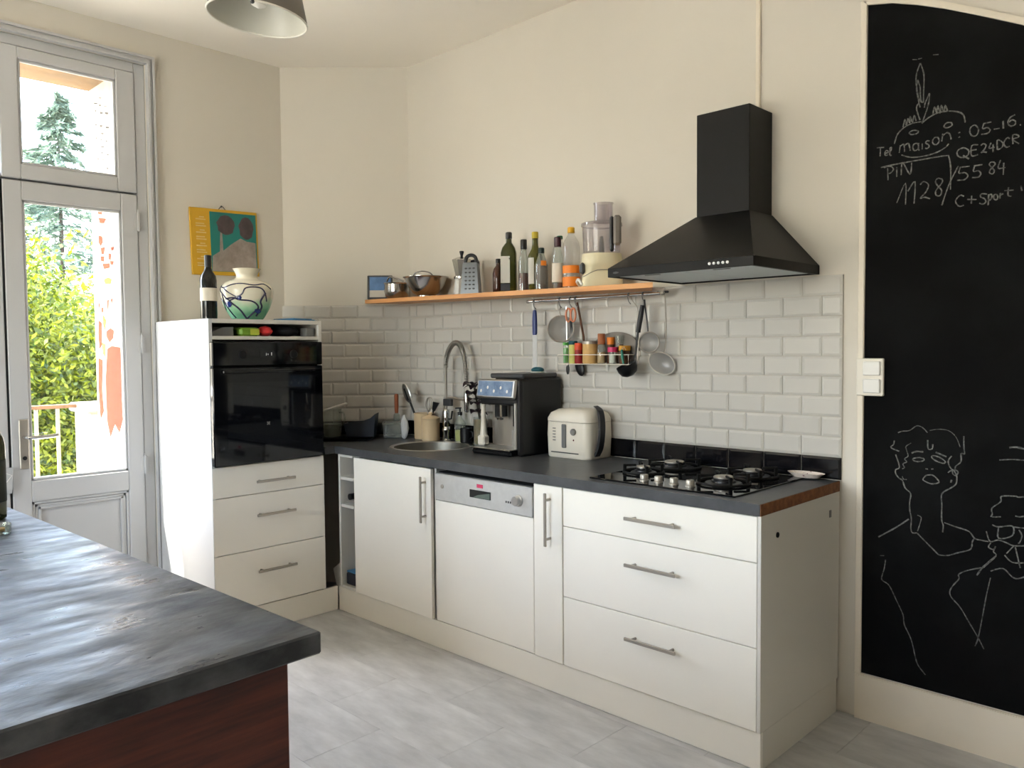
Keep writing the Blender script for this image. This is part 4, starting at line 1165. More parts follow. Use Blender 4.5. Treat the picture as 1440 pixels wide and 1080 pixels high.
m.lathe([(0.018, 0.078), (0.014, 0.11), (0.011, 0.16), (0.010, 0.205), (0.012, 0.225)], 16, (x0 + 0.019, yf + 0.012, 0))
m.build('milk_frother', 'cream_plastic', cm)

sb = thing('dish_scrubber', 'teal round scrubber lying on the coffee machine', 'scrubber', (-1.360, -0.12, ZW + H + 0.0225))
MB().ball((0, 0, 0.013), (0.034, 0.026, 0.014), 18, 10).build('sponge', 'teal', sb)
MB().lathe([(0.030, 0), (0.034, 0.003), (0.030, 0.006)], 20).build('base', 'white_plastic', sb)

# ------------------------------------------------------------------ deep fryer
fr_ = thing('deep_fryer', 'cream deep fryer with a curved black carrying handle', 'deep fryer', (-1.125, -0.105, ZW))
m = MB()
def rr(hx, hy, r, n=5):
    P = []
    for cx, cy, a0 in ((hx - r, hy - r, 0), (-hx + r, hy - r, 90), (-hx + r, -hy + r, 180), (hx - r, -hy + r, 270)):
        for i in range(n + 1):
            a = R(a0 + 90 * i / n)
            P.append((cx + r * math.cos(a), cy + r * math.sin(a)))
    return P
def loft(m, secs, mi=0, T=None, cap=True):
    n = len(secs[0][0])
    vs_ = [(x, y, z) for P, z in secs for x, y in P]
    fs = [(j * n + i, j * n + (i + 1) % n, (j + 1) * n + (i + 1) % n, (j + 1) * n + i) for j in range(len(secs) - 1) for i in range(n)]
    if cap:
        fs.append(tuple(range(n))[::-1])
        fs.append(tuple((len(secs) - 1) * n + i for i in range(n)))
    m.add(vs_, fs, mi, T)
loft(m, [(rr(.118, .086, .03), 0.0), (rr(.122, .090, .032), 0.006), (rr(.124, .092, .03), 0.10), (rr(.122, .090, .03), 0.158)])
m.build('body', 'cream_plastic', fr_)
m = MB()
loft(m, [(rr(.123, .091, .03), 0.160), (rr(.123, .091, .03), 0.172), (rr(.112, .082, .03), 0.196), (rr(.085, .060, .03), 0.212), (rr(.04, .03, .02), 0.216)])
m.build('lid', 'cream_plastic', fr_)
MB().box((-0.025, -0.0965, 0.045), (0.002, -0.088, 0.150), 0.004).build('window', 'grey_plastic', fr_)
MB().lathe([(0.015, 0), (0.015, 0.006), (0.012, 0.010), (0, 0.010)], 20, (0, 0, 0), 0, Matrix.Translation((0.043, -0.091, 0.118)) @ Matrix.Rotation(R(90), 4, 'X')).build('timer_dial', 'grey_plastic', fr_)
MB().ball((0.043, -0.092, 0.082), (0.004, 0.002, 0.004), 10, 6).build('indicator', 'red_liquid', fr_)
MB().box((-0.085, -0.0945, 0.022), (0.070, -0.0905, 0.026)).build('seam', 'dark_grey', fr_)
for i in range(5):
    MB().box((-0.075, -0.0945, 0.075 + 0.013 * i), (-0.060, -0.0915, 0.079 + 0.013 * i)).build('scale_mark', 'grey_plastic', fr_)
hp = smooth_path([(0.080, 0.02, 0.222), (0.115, 0.0, 0.208), (0.140, -0.02, 0.165), (0.146, -0.028, 0.11), (0.138, -0.030, 0.05), (0.118, -0.030, 0.012)], 6)
m = MB()
vs_ = []
for i, q in enumerate(hp):
    for dx, dy in ((-0.004, -0.017), (0.008, -0.017), (0.008, 0.017), (-0.004, 0.017)):
        vs_.append((q.x + dx, q.y + dy, q.z + (0.006 if dx < 0 and i < 8 else 0)))
n = len(hp)
m.add(vs_, [(4 * i + k, 4 * i + (k + 1) % 4, 4 * i + 4 + (k + 1) % 4, 4 * i + 4 + k) for i in range(n - 1) for k in range(4)] + [(3, 2, 1, 0), tuple(4 * (n - 1) + k for k in range(4))])
m.build('handle', 'rubber', fr_)

# ------------------------------------------------------------------ little things on the worktop
dsh = thing('spoon_rest', 'small floral patterned dish beside the hob', 'dish', (-0.108, -0.0475, ZW + 0.0065), -3)
m = MB()
m.shell([(0.035, 0.0), (0.05, 0.012), (0.052, 0.013), (0.037, 0.002)], 24, (0, 0, 0), 0, Matrix.Diagonal((1.35, 0.7, 1.3, 1)))
m.lathe([(0, 0.001), (0.036, 0.001)], 24, (0, 0, 0), 0, Matrix.Diagonal((1.35, 0.7, 1.3, 1)))
m.build('dish', 'floral', dsh)

cr = thing('storage_jar', 'beige stoneware jar with a knobbed lid in front of the utensil pot', 'jar', (-2.125, -0.128, ZW))
MB().lathe([(0, 0), (0.045, 0), (0.048, 0.004), (0.048, 0.096), (0.050, 0.104), (0.050, 0.112), (0.044, 0.114)], 28).build('pot', 'beige_ceramic', cr)
MB().lathe([(0.050, 0.114), (0.051, 0.120), (0.040, 0.127), (0.013, 0.133), (0.010, 0.138), (0.013, 0.144), (0.010, 0.150), (0, 0.151)], 28).build('lid', 'beige_ceramic', cr)
c2 = thing('utensil_pot', 'beige stoneware pot holding kitchen utensils behind the lidded jar', 'pot', (-2.236, -0.082, ZW))
MB().shell([(0.0, 0.002), (0.048, 0.002), (0.050, 0.0), (0.052, 0.004), (0.053, 0.128), (0.055, 0.132), (0.055, 0.138), (0.050, 0.138), (0.049, 0.01), (0, 0.01)], 28).build('pot', 'beige_ceramic', c2)
u1 = thing('slotted_spoon', 'steel slotted spoon with black handle leaning in the utensil pot', 'spoon', (-2.235, -0.09, ZW + 0.012))
T = Matrix.Rotation(R(-24), 4, 'Y') @ Matrix.Rotation(R(6), 4, 'X')
MB(T).tube([(0, 0, 0.0), (0, 0, 0.20)], 0.006, 8).build('handle', 'black_plastic', u1)
MB(T).ball((0, 0, 0.255), (0.030, 0.007, 0.058), 18, 10).build('blade', 'steel', u1)
MB(T).box((-0.007, -0.0085, 0.215), (0.007, -0.004, 0.285), 0.002).build('black_insert', 'black_plastic', u1)
u2 = thing('whisk', 'small steel whisk standing in the utensil pot', 'whisk', (-2.225, -0.075, ZW + 0.012))
T = Matrix.Rotation(R(9), 4, 'Y')
MB(T).tube([(0, 0, 0), (0, 0, 0.13)], 0.006, 8).build('handle', 'steel', u2)
m = MB(T)
for k in range(5):
    a = R(36 * k)
    m.tube(smooth_path([(0, 0, 0.13), (0.022 * math.cos(a), 0.022 * math.sin(a), 0.175), (0.016 * math.cos(a), 0.016 * math.sin(a), 0.205), (0, 0, 0.215), (-0.016 * math.cos(a), -0.016 * math.sin(a), 0.205), (-0.022 * math.cos(a), -0.022 * math.sin(a), 0.175), (0, 0, 0.13)], 4), 0.0016, 5)
m.build('wires', 'brushed', u2)
u3 = thing('spatula', 'black spatula fanning out of the utensil pot', 'spatula', (-2.215, -0.085, ZW + 0.012))
T = Matrix.Rotation(R(24), 4, 'Y')
MB(T).tube([(0, 0, 0), (0, 0, 0.16)], 0.005, 8).build('handle', 'black_plastic', u3)
MB(T).prism([(-0.008, 0.155), (0.008, 0.155), (0.026, 0.215), (-0.020, 0.200)], -0.003, 0.003, axis='y').build('blade', 'black_plastic', u3)

so = thing('soap_bottle', 'clear soap bottle with a dark pump behind the tap', 'bottle', (-1.965, -0.062, ZW))
MB().lathe([(0, 0), (0.028, 0), (0.030, 0.004), (0.030, 0.10), (0.012, 0.125), (0.011, 0.14)], 20).build('bottle', 'jar_glass', so)
MB().lathe([(0, 0.004), (0.026, 0.004), (0.026, 0.06), (0, 0.06)], 18).build('soap', 'spice_yellow', so)
m = MB()
m.lathe([(0.013, 0.138), (0.013, 0.155), (0.005, 0.157), (0.005, 0.175), (0, 0.175)], 14)
m.box((-0.006, -0.03, 0.172), (0.006, 0.008, 0.180), 0.002)
m.build('pump', 'black_plastic', so)
mg = thing('dark_mug', 'small black mug between the tap and the plant', 'mug', (-1.905, -0.075, ZW))
MB().shell([(0, 0.002), (0.028, 0.0), (0.031, 0.004), (0.032, 0.075), (0.030, 0.075), (0.028, 0.008), (0, 0.008)], 22).build('cup', 'black_plastic', mg)
MB().tube(smooth_path([(0.031, 0, 0.06), (0.048, 0, 0.056), (0.050, 0, 0.034), (0.031, 0, 0.022)], 5), 0.004, 8).build('handle', 'black_plastic', mg)

bs = thing('purple_basil', 'purple leaved basil growing in a glass jar beside the coffee machine', 'plant', (-1.785, -0.085, ZW))
MB().shell([(0.0, 0.002), (0.034, 0.002), (0.036, 0.0), (0.037, 0.14), (0.034, 0.14)], 24).build('jar', 'jar_glass', bs)
MB().lathe([(0, 0.004), (0.0335, 0.004), (0.0335, 0.128), (0, 0.13)], 24).build('soil', 'soil_jar', bs)
rng = random.Random(4)
st = MB()
lf = []
for k in range(6):
    a = R(60 * k + 20)
    tip = Vector((0.045 * math.cos(a) * rng.uniform(.4, 1.2), 0.04 * math.sin(a), rng.uniform(0.20, 0.31)))
    if k == 0:
        tip = Vector((-0.03, -0.01, 0.305))
    st.tube(smooth_path([(0.008 * math.cos(a), 0.008 * math.sin(a), 0.12), (tip.x * .5, tip.y * .5, tip.z * .65), tuple(tip)], 4), 0.0022, 6)
    for q in range(6):
        b = rng.uniform(0, 6.28)
        lf.append((tip * rng.uniform(0.75, 1.0) if q else tip, b, rng.uniform(0.045, 0.066)))
st.build('stems', 'stem', bs)
def leaf_shape(m, base, az, L, droop=0.35, w=0.42):
    d = Vector((math.cos(az), math.sin(az), 0))
    s_ = Vector((-math.sin(az), math.cos(az), 0))
    rows = []
    for i in range(6):
        t_ = i / 5
        c = Vector(base) + d * (L * t_) + Vector((0, 0, 0.25 * L * math.sin(t_ * 2.2) - droop * L * t_ * t_))
        wd = L * w * math.sin(math.pi * min(0.98, t_ * 0.9 + 0.08))
        rows.append((c - s_ * wd + Vector((0, 0, wd * .3)), c, c + s_ * wd + Vector((0, 0, wd * .3))))
    vs_ = [tuple(p) for r_ in rows for p in r_]
    fs = []
    for i in range(5):
        fs += [(3 * i, 3 * i + 1, 3 * i + 4, 3 * i + 3), (3 * i + 1, 3 * i + 2, 3 * i + 5, 3 * i + 4)]
    m.add(vs_, fs)
for base, az, L in lf:
    m = MB()
    leaf_shape(m, base, az, L)
    m.build('leaf', 'purple_leaf', bs)

gb = thing('glass_box', 'rectangular glass storage box in the corner by the jars', 'box', (-2.385, -0.165, ZW), 44)
m = MB()
loft(m, [(rr(.052, .04, .012), 0.0), (rr(.058, .046, .014), 0.004), (rr(.062, .05, .014), 0.075)], cap=False)
m.add([(x, y, 0.002) for x, y in rr(.052, .04, .012)], [tuple(range(len(rr(.052, .04, .012))))])
m.build('box', 'jar_glass', gb)
m = MB()
loft(m, [(rr(.064, .052, .014), 0.076), (rr(.064, .052, .014), 0.088), (rr(.058, .046, .014), 0.092)])
m.build('lid', 'jar_glass', gb)
br = thing('wooden_brush', 'brush with a reddish wooden handle standing behind the glass box', 'brush', (-2.434, -0.115, ZW))
MB().lathe([(0.016, 0.0), (0.018, 0.03), (0.018, 0.12), (0.008, 0.132)], 14).build('head', 'jar_glass', br)
MB().lathe([(0.010, 0.13), (0.0115, 0.16), (0.0115, 0.225), (0.009, 0.236), (0, 0.238)], 14).build('handle', 'wood_handle', br)
pb = thing('plastic_bag', 'crumpled clear plastic bag tucked beside the utensil pot', 'bag', (-2.292, -0.172, ZW))
m = MB()
rng = random.Random(9)
m.ball((0, 0, 0.064), (0.026, 0.022, 0.062), 14, 10)
m.v = [(x * rng.uniform(.75, 1.15), y * rng.uniform(.75, 1.15), max(0.0, z + rng.uniform(-.006, .006))) for x, y, z in m.v]
m.build('film', 'white_film', pb)

ty = thing('oven_tray', 'flat black oven tray lying in the worktop corner', 'tray', (-2.555, -0.395, ZW), 46)
m = MB()
loft(m, [(rr(.165, .125, .02), 0.0), (rr(.172, .132, .022), 0.010), (rr(.178, .138, .022), 0.012), (rr(.168, .128, .02), 0.003)])
m.build('tray', 'black_plastic', ty)
bn = thing('scoop_bin', 'dark navy open bin with a slanting rim standing on the oven tray', 'bin', (-2.500, -0.300, ZW + 0.0125), 44)
m = MB()
pf = [(-0.075, 0.0), (0.070, 0.0), (0.082, 0.125), (0.050, 0.098), (0.0, 0.080), (-0.092, 0.072)]
m.prism(pf, -0.055, -0.051, axis='y')
m.prism(pf, 0.051, 0.055, axis='y')
m.prism([(-0.075, 0.0), (-0.071, 0.0), (-0.088, 0.072), (-0.092, 0.072)], -0.051, 0.051, axis='y')
m.prism([(0.066, 0.0), (0.070, 0.0), (0.082, 0.125), (0.078, 0.122)], -0.051, 0.051, axis='y')
m.box((-0.073, -0.051, 0.0), (0.068, 0.051, 0.004))
m.build('bin', 'navy', bn)
jg = thing('glass_jug', 'clear glass jug standing on the oven tray beside the tower', 'jug', (-2.600, -0.425, ZW + 0.0125))
MB().shell([(0, 0.004), (0.040, 0.004), (0.043, 0.0), (0.050, 0.02), (0.052, 0.12), (0.050, 0.148), (0.052, 0.152)], 26).build('glass', 'jar_glass', jg)
MB().tube(smooth_path([(0.050, 0.012, 0.135), (0.080, 0.02, 0.130), (0.086, 0.02, 0.085), (0.052, 0.012, 0.05)], 5), 0.005, 8).build('handle', 'jar_glass', jg)
MB().lathe([(0, 0.006), (0.046, 0.006), (0.049, 0.07), (0, 0.07)], 24).build('contents', 'soil_dark', jg)
cl = thing('folded_cloth', 'white folded cloth draped over the glass jug', 'cloth', (-2.59, -0.415, ZW + 0.166), 46)
m = MB()
T = Matrix.Rotation(R(-17), 4, 'Y')
loft(m, [(rr(.070, .020, .018), 0.0), (rr(.074, .024, .02), 0.006), (rr(.068, .02, .018), 0.013)], 0, T)
m.build('cloth', 'white_plastic', cl)
ch = thing('chopping_board', 'thin white chopping board leaning against the oven tower', 'chopping board', (-2.395, -0.640, ZW))
MB(Matrix.Rotation(R(3.4), 4, 'X')).box((-0.19, -0.005, 0.001), (0.0, 0.003, 0.355), 0.002).build('board', 'white_plastic', ch)

# things in the open shelf unit and the gap
def wine(name, label, loc, glass='wine_glass_dark', s=1.0, lab=(0.085, 0.145), cap='black_cap', rot=None, labmat='paper', group=None):
    t = thing(name, label, 'bottle', loc, 0, group)
    if rot:
        t.rotation_euler = rot
    MB().lathe([(r * s, z * s) for r, z in ((0, 0.004), (0.030, 0), (0.0365, 0.005), (0.0375, 0.02), (0.0375, 0.185), (0.034, 0.205), (0.020, 0.228), (0.0145, 0.245), (0.0140, 0.290), (0.0155, 0.292), (0.0155, 0.298), (0, 0.298))], 28).build('glass', glass, t)
    MB().lathe([(r * s, z * s) for r, z in ((0.0150, 0.245), (0.0158, 0.250), (0.0160, 0.300), (0.012, 0.302), (0, 0.302))], 22).build('capsule', cap, t)
    if lab:
        MB().shell([(0.0379 * s, lab[0] * s), (0.0379 * s, lab[1] * s)], 28).build('paper_label', labmat, t)
    return t
wine('lying_bottle', 'dark bottle lying in the open shelf unit', (-2.214, -0.285, 0.553 + 0.0382), rot=(R(90), 0, 0), lab=None)
bx_ = thing('blue_box', 'dark blue box with a pale top on the bottom of the open shelf unit', 'box', (-2.218, -0.52, 0.141))
MB().box((-0.045, -0.06, 0), (0.045, 0.06, 0.062), 0.006).build('box', 'navy', bx_)
MB().box((-0.044, -0.059, 0.062), (0.044, 0.059, 0.070), 0.004).build('lid', 'blue_cloth', bx_)
cd = thing('white_board_offcut', 'white board offcut leaning in the dark gap beside the open shelf unit', 'board', (-2.345, -0.556, 0.0005))
off(cd).prism([(-2.402, 0.190), (-2.330, 0.002), (-2.298, 0.002), (-2.296, 0.150), (-2.300, 0.258)][::-1], -0.566, -0.548, axis='y').build('board', 'white_board', cd)

# ------------------------------------------------------------------ on and in the oven tower
wine('wine_bottle', 'dark wine bottle with a cream label standing on the oven tower', (-2.49, -1.158, 1.470), lab=(0.088, 0.148))
vs2 = thing('painted_vase', 'bulbous white vase painted with blue and green glazed swirls', 'vase', (-2.49, -0.965, 1.470))
prof = smooth_path([(0.066, 0, 0.0), (0.082, 0, 0.02), (0.108, 0, 0.07), (0.122, 0, 0.125), (0.120, 0, 0.155), (0.100, 0, 0.182), (0.066, 0, 0.196), (0.052, 0, 0.206), (0.050, 0, 0.222), (0.062, 0, 0.246), (0.066, 0, 0.250)], 5)
VP = [(p.x, p.z) for p in prof]
MB().shell([(0, 0.001)] + VP + [(0.062, 0.250), (0.046, 0.222), (0.048, 0.205)], 44).build('body', 'vase_paint', vs2)
def vr(z):
    for i in range(len(VP) - 1):
        if VP[i][1] <= z <= VP[i + 1][1]:
            w = (z - VP[i][1]) / max(1e-6, VP[i + 1][1] - VP[i][1])
            return VP[i][0] + w * (VP[i + 1][0] - VP[i][0])
    return VP[-1][0]
def trail(pts, r):
    P = smooth_path([(a, z, 0) for a, z in pts], 8)
    out = []
    for p in P:
        rad = vr(p.y) + 0.0004
        out.append((rad * math.cos(R(p.x)), rad * math.sin(R(p.x)), p.y))
    return out
tm_ = MB()
# azimuth -46 degrees faces the camera
for pts, r in (([(-125, 0.172), (-105, 0.160), (-85, 0.155), (-62, 0.168), (-40, 0.172), (-12, 0.165), (15, 0.172), (35, 0.150)], .0022),
               ([(-118, 0.165), (-95, 0.13), (-78, 0.10), (-66, 0.095), (-40, 0.12), (-30, 0.150), (-5, 0.155), (10, 0.14), (22, 0.09)], .0026),
               ([(-82, 0.10), (-60, 0.105), (-45, 0.095), (-20, 0.09), (-5, 0.075), (0, 0.055), (-14, 0.030), (-30, 0.006)], .0030),
               ([(-72, 0.09), (-50, 0.055), (-38, 0.025), (-30, 0.006)], .0034),
               ([(-90, 0.155), (-66, 0.125), (-46, 0.102)], .0022), ([(-95, 0.13), (-92, 0.09), (-80, 0.04), (-70, 0.012)], .0026),
               ([(15, 0.13), (4, 0.09), (10, 0.06), (0, 0.02)], .0034), ([(-128, 0.10), (-110, 0.105), (-98, 0.085), (-100, 0.05)], .0022)):
    tm_.tube(trail(pts, r), r * 1.35, 6)
tm_.build('glaze_trails', 'vase_ink', vs2)
for a, z, s_ in ((-76, 0.083, 0.022), (-46, 0.108, 0.014), (2, 0.05, 0.018)):
    rad = vr(z) - 0.002
    MB().ball((0, 0, 0), (0.004, s_, s_ * 1.05), 16, 10, 0, Matrix.Translation((rad * math.cos(R(a)), rad * math.sin(R(a)), z)) @ Matrix.Rotation(R(a), 4, 'Z')).build('glaze_spot', 'vase_blue', vs2)
bc = thing('blue_cloth', 'folded blue cloth lying flat on the oven tower beside the vase', 'cloth', (-2.44, -0.75, 1.470), 12)
m = MB()
rng = random.Random(2)
for k in range(3):
    m.box((-0.09 + .01 * k, -0.085 + .012 * k, 0.0005 + 0.004 * k), (0.09 - .008 * k, 0.08 - .01 * k, 0.0042 + 0.004 * k), 0.0015)
m.build('cloth', 'blue_cloth', bc)

ZN = 1.3925
gt = thing('baking_tin', 'grey metal baking tin at the left of the niche above the oven', 'tin', (-2.40, -1.165, ZN))
MB().prism([(-0.055, 0), (0.05, 0), (0.05, 0.042), (0.0, 0.040), (-0.055, 0.018)], -0.06, 0.06, axis='x').build('tin', 'grey_plastic', gt)
gr_ = thing('green_packet', 'green food packet in the niche above the oven', 'packet', (-2.37, -1.040, ZN))
MB().box((-0.05, -0.048, 0), (0.045, 0.048, 0.040), 0.010).build('packet', 'green_pack', gr_)
MB().box((0.0452, 0.0, 0.006), (0.0462, 0.046, 0.034)).build('printed_panel', 'lime_pack', gr_)
rd = thing('red_bag', 'small red bag beside the green packet in the niche', 'bag', (-2.365, -0.945, ZN))
m = MB()
rng = random.Random(12)
m.ball((0, 0, 0.024), (0.04, 0.033, 0.026), 16, 10)
m.v = [(x * rng.uniform(.88, 1.12), y * rng.uniform(.88, 1.12), max(0, z)) for x, y, z in m.v]
m.build('bag', 'red_pack', rd)
bk = thing('dark_cloth_bundle', 'dark cloth bundle filling the right of the niche', 'cloth', (-2.42, -0.825, ZN))
m = MB()
m.ball((0, 0, 0.026), (0.075, 0.085, 0.028), 20, 10)
m.v = [(x, y, max(0, z)) for x, y, z in m.v]
m.build('cloth', 'dark_cloth', bk)
sb2 = thing('grey_carton', 'small pale grey carton at the right end of the niche', 'carton', (-2.355, -0.722, ZN))
MB().box((-0.03, -0.022, 0), (0.03, 0.022, 0.042), 0.002).build('carton', 'grey_plastic', sb2)

# poster on the window wall
po = thing('framed_poster', 'yellow bordered poster of grey figures on teal hung above the tower', 'poster', (XW + 0.002, -0.853, 1.725), 0)
po.rotation_euler = (R(1.5), 0, 0)
MB().box((0, -0.187, 0), (0.012, 0.187, 0.345), 0.002).build('backing', 'yellow_frame', po)
MB().box((0.012, -0.082, 0.02), (0.0135, 0.177, 0.330)).build('teal_field', 'poster_teal', po)
m = MB()
m.prism([(-0.080, 0.022), (-0.075, 0.10), (-0.035, 0.125), (-0.028, 0.225), (-0.018, 0.225), (-0.015, 0.13), (0.03, 0.165), (0.085, 0.200), (0.12, 0.185), (0.170, 0.18), (0.172, 0.022)], 0.0135, 0.0142, axis='x')
m.build('grey_figures', 'poster_grey', po)
m = MB()
for cy, cz, ry, rz in ((0.005, 0.265, 0.050, 0.052), (0.120, 0.255, 0.042, 0.060)):
    m.prism([(cy + ry * math.cos(R(24 * k)) * (1 + .1 * math.sin(3 * k)), cz + rz * math.sin(R(24 * k))) for k in range(15)], 0.0140, 0.0147, axis='x')
m.build('dark_heads', 'poster_dark', po)
m = MB()
for k in range(8):
    z = 0.045 + 0.034 * k
    m.box((0.012, -0.158, z), (0.0132, -0.104, z + 0.006)).box((0.012, -0.158 + (.02 if k % 2 else 0), z + .012), (0.0132, -0.112, z + 0.018))
m.build('pale_print', 'poster_pale', po)
MB().tube(smooth_path([(0.008, -0.03, 0.343), (0.010, -0.01, 0.362), (0.008, 0.010, 0.343)], 5), 0.0022, 6).build('hanging_cord', 'dark_grey', po)
MB().ball((0.004, -0.010, 0.362), (0.008, 0.005, 0.005), 10, 6).build('nail', 'dark_grey', po)

# ------------------------------------------------------------------ wall shelf
def zs(x):
    return 1.581 + 0.0129 * (-0.668 - x)
sh = thing('wall_shelf', 'long thin wooden shelf on the wall above the tiles', 'shelf', (-1.6, 0, 1.56))
plan = [(-2.432, -0.013), (-2.606, -0.190), (-2.596, -0.200), (-0.668, -0.200), (-0.80, -0.013)]
m = off(sh)
n = len(plan)
m.add([(x, y, zs(x) - 0.021) for x, y in plan] + [(x, y, zs(x)) for x, y in plan], [tuple(range(n)), tuple(range(n, 2 * n))[::-1]] + [(i, n + i, n + (i + 1) % n, (i + 1) % n) for i in range(n)])
m.build('plank', 'shelf_wood', sh)
def on_shelf(name, label, cat, x, y, rotz=0, group=None):
    return thing(name, label, cat, (x, y, zs(x) + 0.0006), rotz, group)

pc = on_shelf('picture_card', 'blue picture card in a dark frame at the left end of the shelf', 'picture', -2.515, -0.150, 46)
T = Matrix.Rotation(R(-6), 4, 'X')
MB(T).box((-0.075, -0.006, 0.0), (0.065, 0.006, 0.135), 0.003).build('frame', 'dark_grey', pc)
MB(T).box((-0.062, -0.0075, 0.05), (0.055, -0.0055, 0.125)).build('upper_print', 'blue_plain', pc)
MB(T).box((-0.062, -0.0075, 0.012), (0.055, -0.0055, 0.05)).build('lower_print', 'label_grey', pc)
sp_ = on_shelf('steel_pan', 'small polished steel pan between the picture card and the colander', 'pan', -2.395, -0.130)
MB().shell([(0, 0.001), (0.048, 0.0), (0.062, 0.012), (0.070, 0.040), (0.070, 0.078), (0.075, 0.084), (0.073, 0.086), (0.067, 0.078), (0.066, 0.04), (0.058, 0.014), (0, 0.005)], 32).build('bowl', 'polished', sp_)
MB().tube(smooth_path([(-0.03, -0.045, 0.095), (0.0, -0.05, 0.115), (0.05, -0.045, 0.108), (0.085, -0.02, 0.090)], 5), 0.0045, 8).build('handle', 'polished', sp_)
co = on_shelf('colander', 'wide steel colander with loop handles on the shelf', 'colander', -2.155, -0.122)
prof = [(0.0, 0.006), (0.040, 0.006), (0.042, 0.0), (0.046, 0.0), (0.046, 0.008), (0.070, 0.022), (0.098, 0.060), (0.112, 0.098), (0.122, 0.104), (0.122, 0.106), (0.110, 0.101), (0.095, 0.062), (0.068, 0.026), (0.0, 0.010)]
MB().shell(prof, 40).build('bowl', 'polished', co)
for s_ in (-1, 1):
    a0 = R(-48) if s_ < 0 else R(132)
    P = [(0.118 * math.cos(a0 + d), 0.118 * math.sin(a0 + d), 0.104 + e) for d, e in ((-.45, 0), (-.3, .016), (0, .022), (.3, .016), (.45, 0))]
    MB().tube(smooth_path(P, 4), 0.0035, 8).build('loop_handle', 'polished', co)
mo = on_shelf('moka_pot', 'faceted aluminium moka coffee pot on the shelf', 'coffee pot', -1.905, -0.092)
o8 = lambda r: [(r * math.cos(R(45 * k + 22.5)), r * math.sin(R(45 * k + 22.5))) for k in range(8)]
m = MB()
loft(m, [(o8(.046), 0.0), (o8(.046), 0.006), (o8(.037), 0.080), (o8(.037), 0.086)])
m.build('boiler', 'alu', mo)
MB().lathe([(0.040, 0.084), (0.041, 0.088), (0.041, 0.096), (0.038, 0.099)], 24).build('collar', 'alu', mo)
m = MB()
loft(m, [(o8(.034), 0.098), (o8(.040), 0.125), (o8(.052), 0.178)])
m.prism([(-0.018, 0.05), (0.018, 0.05), (0.0, 0.074)], 0.158, 0.178, 0, Matrix.Rotation(R(-150 + 46 + 154), 4, 'Z'))
m.build('jug', 'alu', mo)
m = MB()
loft(m, [(o8(.053), 0.178), (o8(.052), 0.182), (o8(.016), 0.196)])
m.build('lid', 'alu', mo)
MB().lathe([(0.006, 0.195), (0.007, 0.204), (0.012, 0.220), (0.011, 0.226), (0, 0.227)], 14).build('knob', 'black_plastic', mo)
MB(Matrix.Rotation(R(40), 4, 'Z')).tube(smooth_path([(0.046, 0, 0.172), (0.072, 0, 0.176), (0.084, 0, 0.165), (0.078, 0, 0.11)], 5), [0.007] * 16, 8).build('handle', 'black_plastic', mo)
gt2 = on_shelf('box_grater', 'steel box grater with a dark handle on the shelf', 'grater', -1.782, -0.142, 32)
def quad(a, b):
    return [(-a, -b), (a, -b), (a, b), (-a, b)]
m = MB()
loft(m, [(quad(.046, .034), 0.0), (quad(.036, .024), 0.150), (quad(.033, .022), 0.155)])
m.build('body', 'grater_steel', gt2)
holes = MB()
for i in range(6):
    for j in range(3):
        z = 0.025 + 0.02 * i
        f_ = 0.034 - (0.010 * z / 0.15)
        holes.ball((-0.022 + 0.020 * j + .002, -f_ - 0.0003, z), (0.0065, 0.0022, 0.0040), 10, 6)
h_ = holes.build('teeth', 'dark_grey', gt2)
MB().tube(smooth_path([(-0.030, 0, 0.150), (-0.022, 0, 0.182), (0.0, 0, 0.192), (0.022, 0, 0.182), (0.030, 0, 0.150)], 5), 0.009, 10).build('handle', 'rubber', gt2)

def bottle(name, label, x, y, prof, glass, cap=None, capmat=None, lab=None, labmat='paper', liq=None, liqmat=None, rotz=0, front=None, frontmat=None):
    t = on_shelf(name, label, 'bottle', x, y, rotz, 'bottles on the wall shelf')
    MB().lathe([(0, 0.002)] + prof, 26).build('glass', glass, t)
    if cap:
        z0, z1, r = cap
        MB().lathe([(r, z0), (r * 1.04, z0 + .002), (r * 1.04, z1 - .003), (r * .9, z1), (0, z1)], 18).build('cap', capmat, t)
    if lab:
        z0, z1, r = lab
        MB().shell([(r, z0), (r, z1)], 26).build('paper_label', labmat, t)
    if front:
        a, hw, z0, z1, r = front
        MB().lathe([(r, z0), (r, z1)], 10, (0, 0, 0), 0, None, a - hw, a + hw).build('front_label', frontmat, t)
    if liq:
        z1, r = liq
        MB().lathe([(0, 0.004), (r, 0.004), (r, z1), (0, z1)], 22).build('liquid', liqmat, t)
    return t
CAMA = -50
bottle('brown_bottle', 'small brown glass bottle half hidden by the tall oil bottle', -1.628, -0.105, [(0.026, 0), (0.028, 0.004), (0.028, 0.095), (0.022, 0.118), (0.012, 0.132), (0.011, 0.148)], 'brown_glass', (0.146, 0.166, 0.012), 'black_cap')
t = on_shelf('oil_bottle', 'tall square green oil bottle with a pale front label', 'bottle', -1.540, -0.120, 38, 'bottles on the wall shelf')
m = MB()
loft(m, [(rr(.034, .034, .009), 0.0), (rr(.036, .036, .010), 0.004), (rr(.036, .036, .010), 0.185), (rr(.030, .030, .014), 0.210), (rr(.0145, .0145, .0144), 0.235), (rr(.0135, .0135, .0134), 0.26)])
m.build('glass', 'bottle_green', t)
MB().lathe([(0.0145, 0.252), (0.0155, 0.255), (0.0155, 0.280), (0.013, 0.284), (0, 0.284)], 18).build('cap', 'black_cap', t)
MB().box((-0.036, -0.0375, 0.042), (0.008, -0.0362, 0.168)).build('paper_label', 'oil_label', t)
MB().box((-0.036, -0.0372, 0.006), (0.008, -0.0362, 0.038)).build('lower_label', 'navy', t)
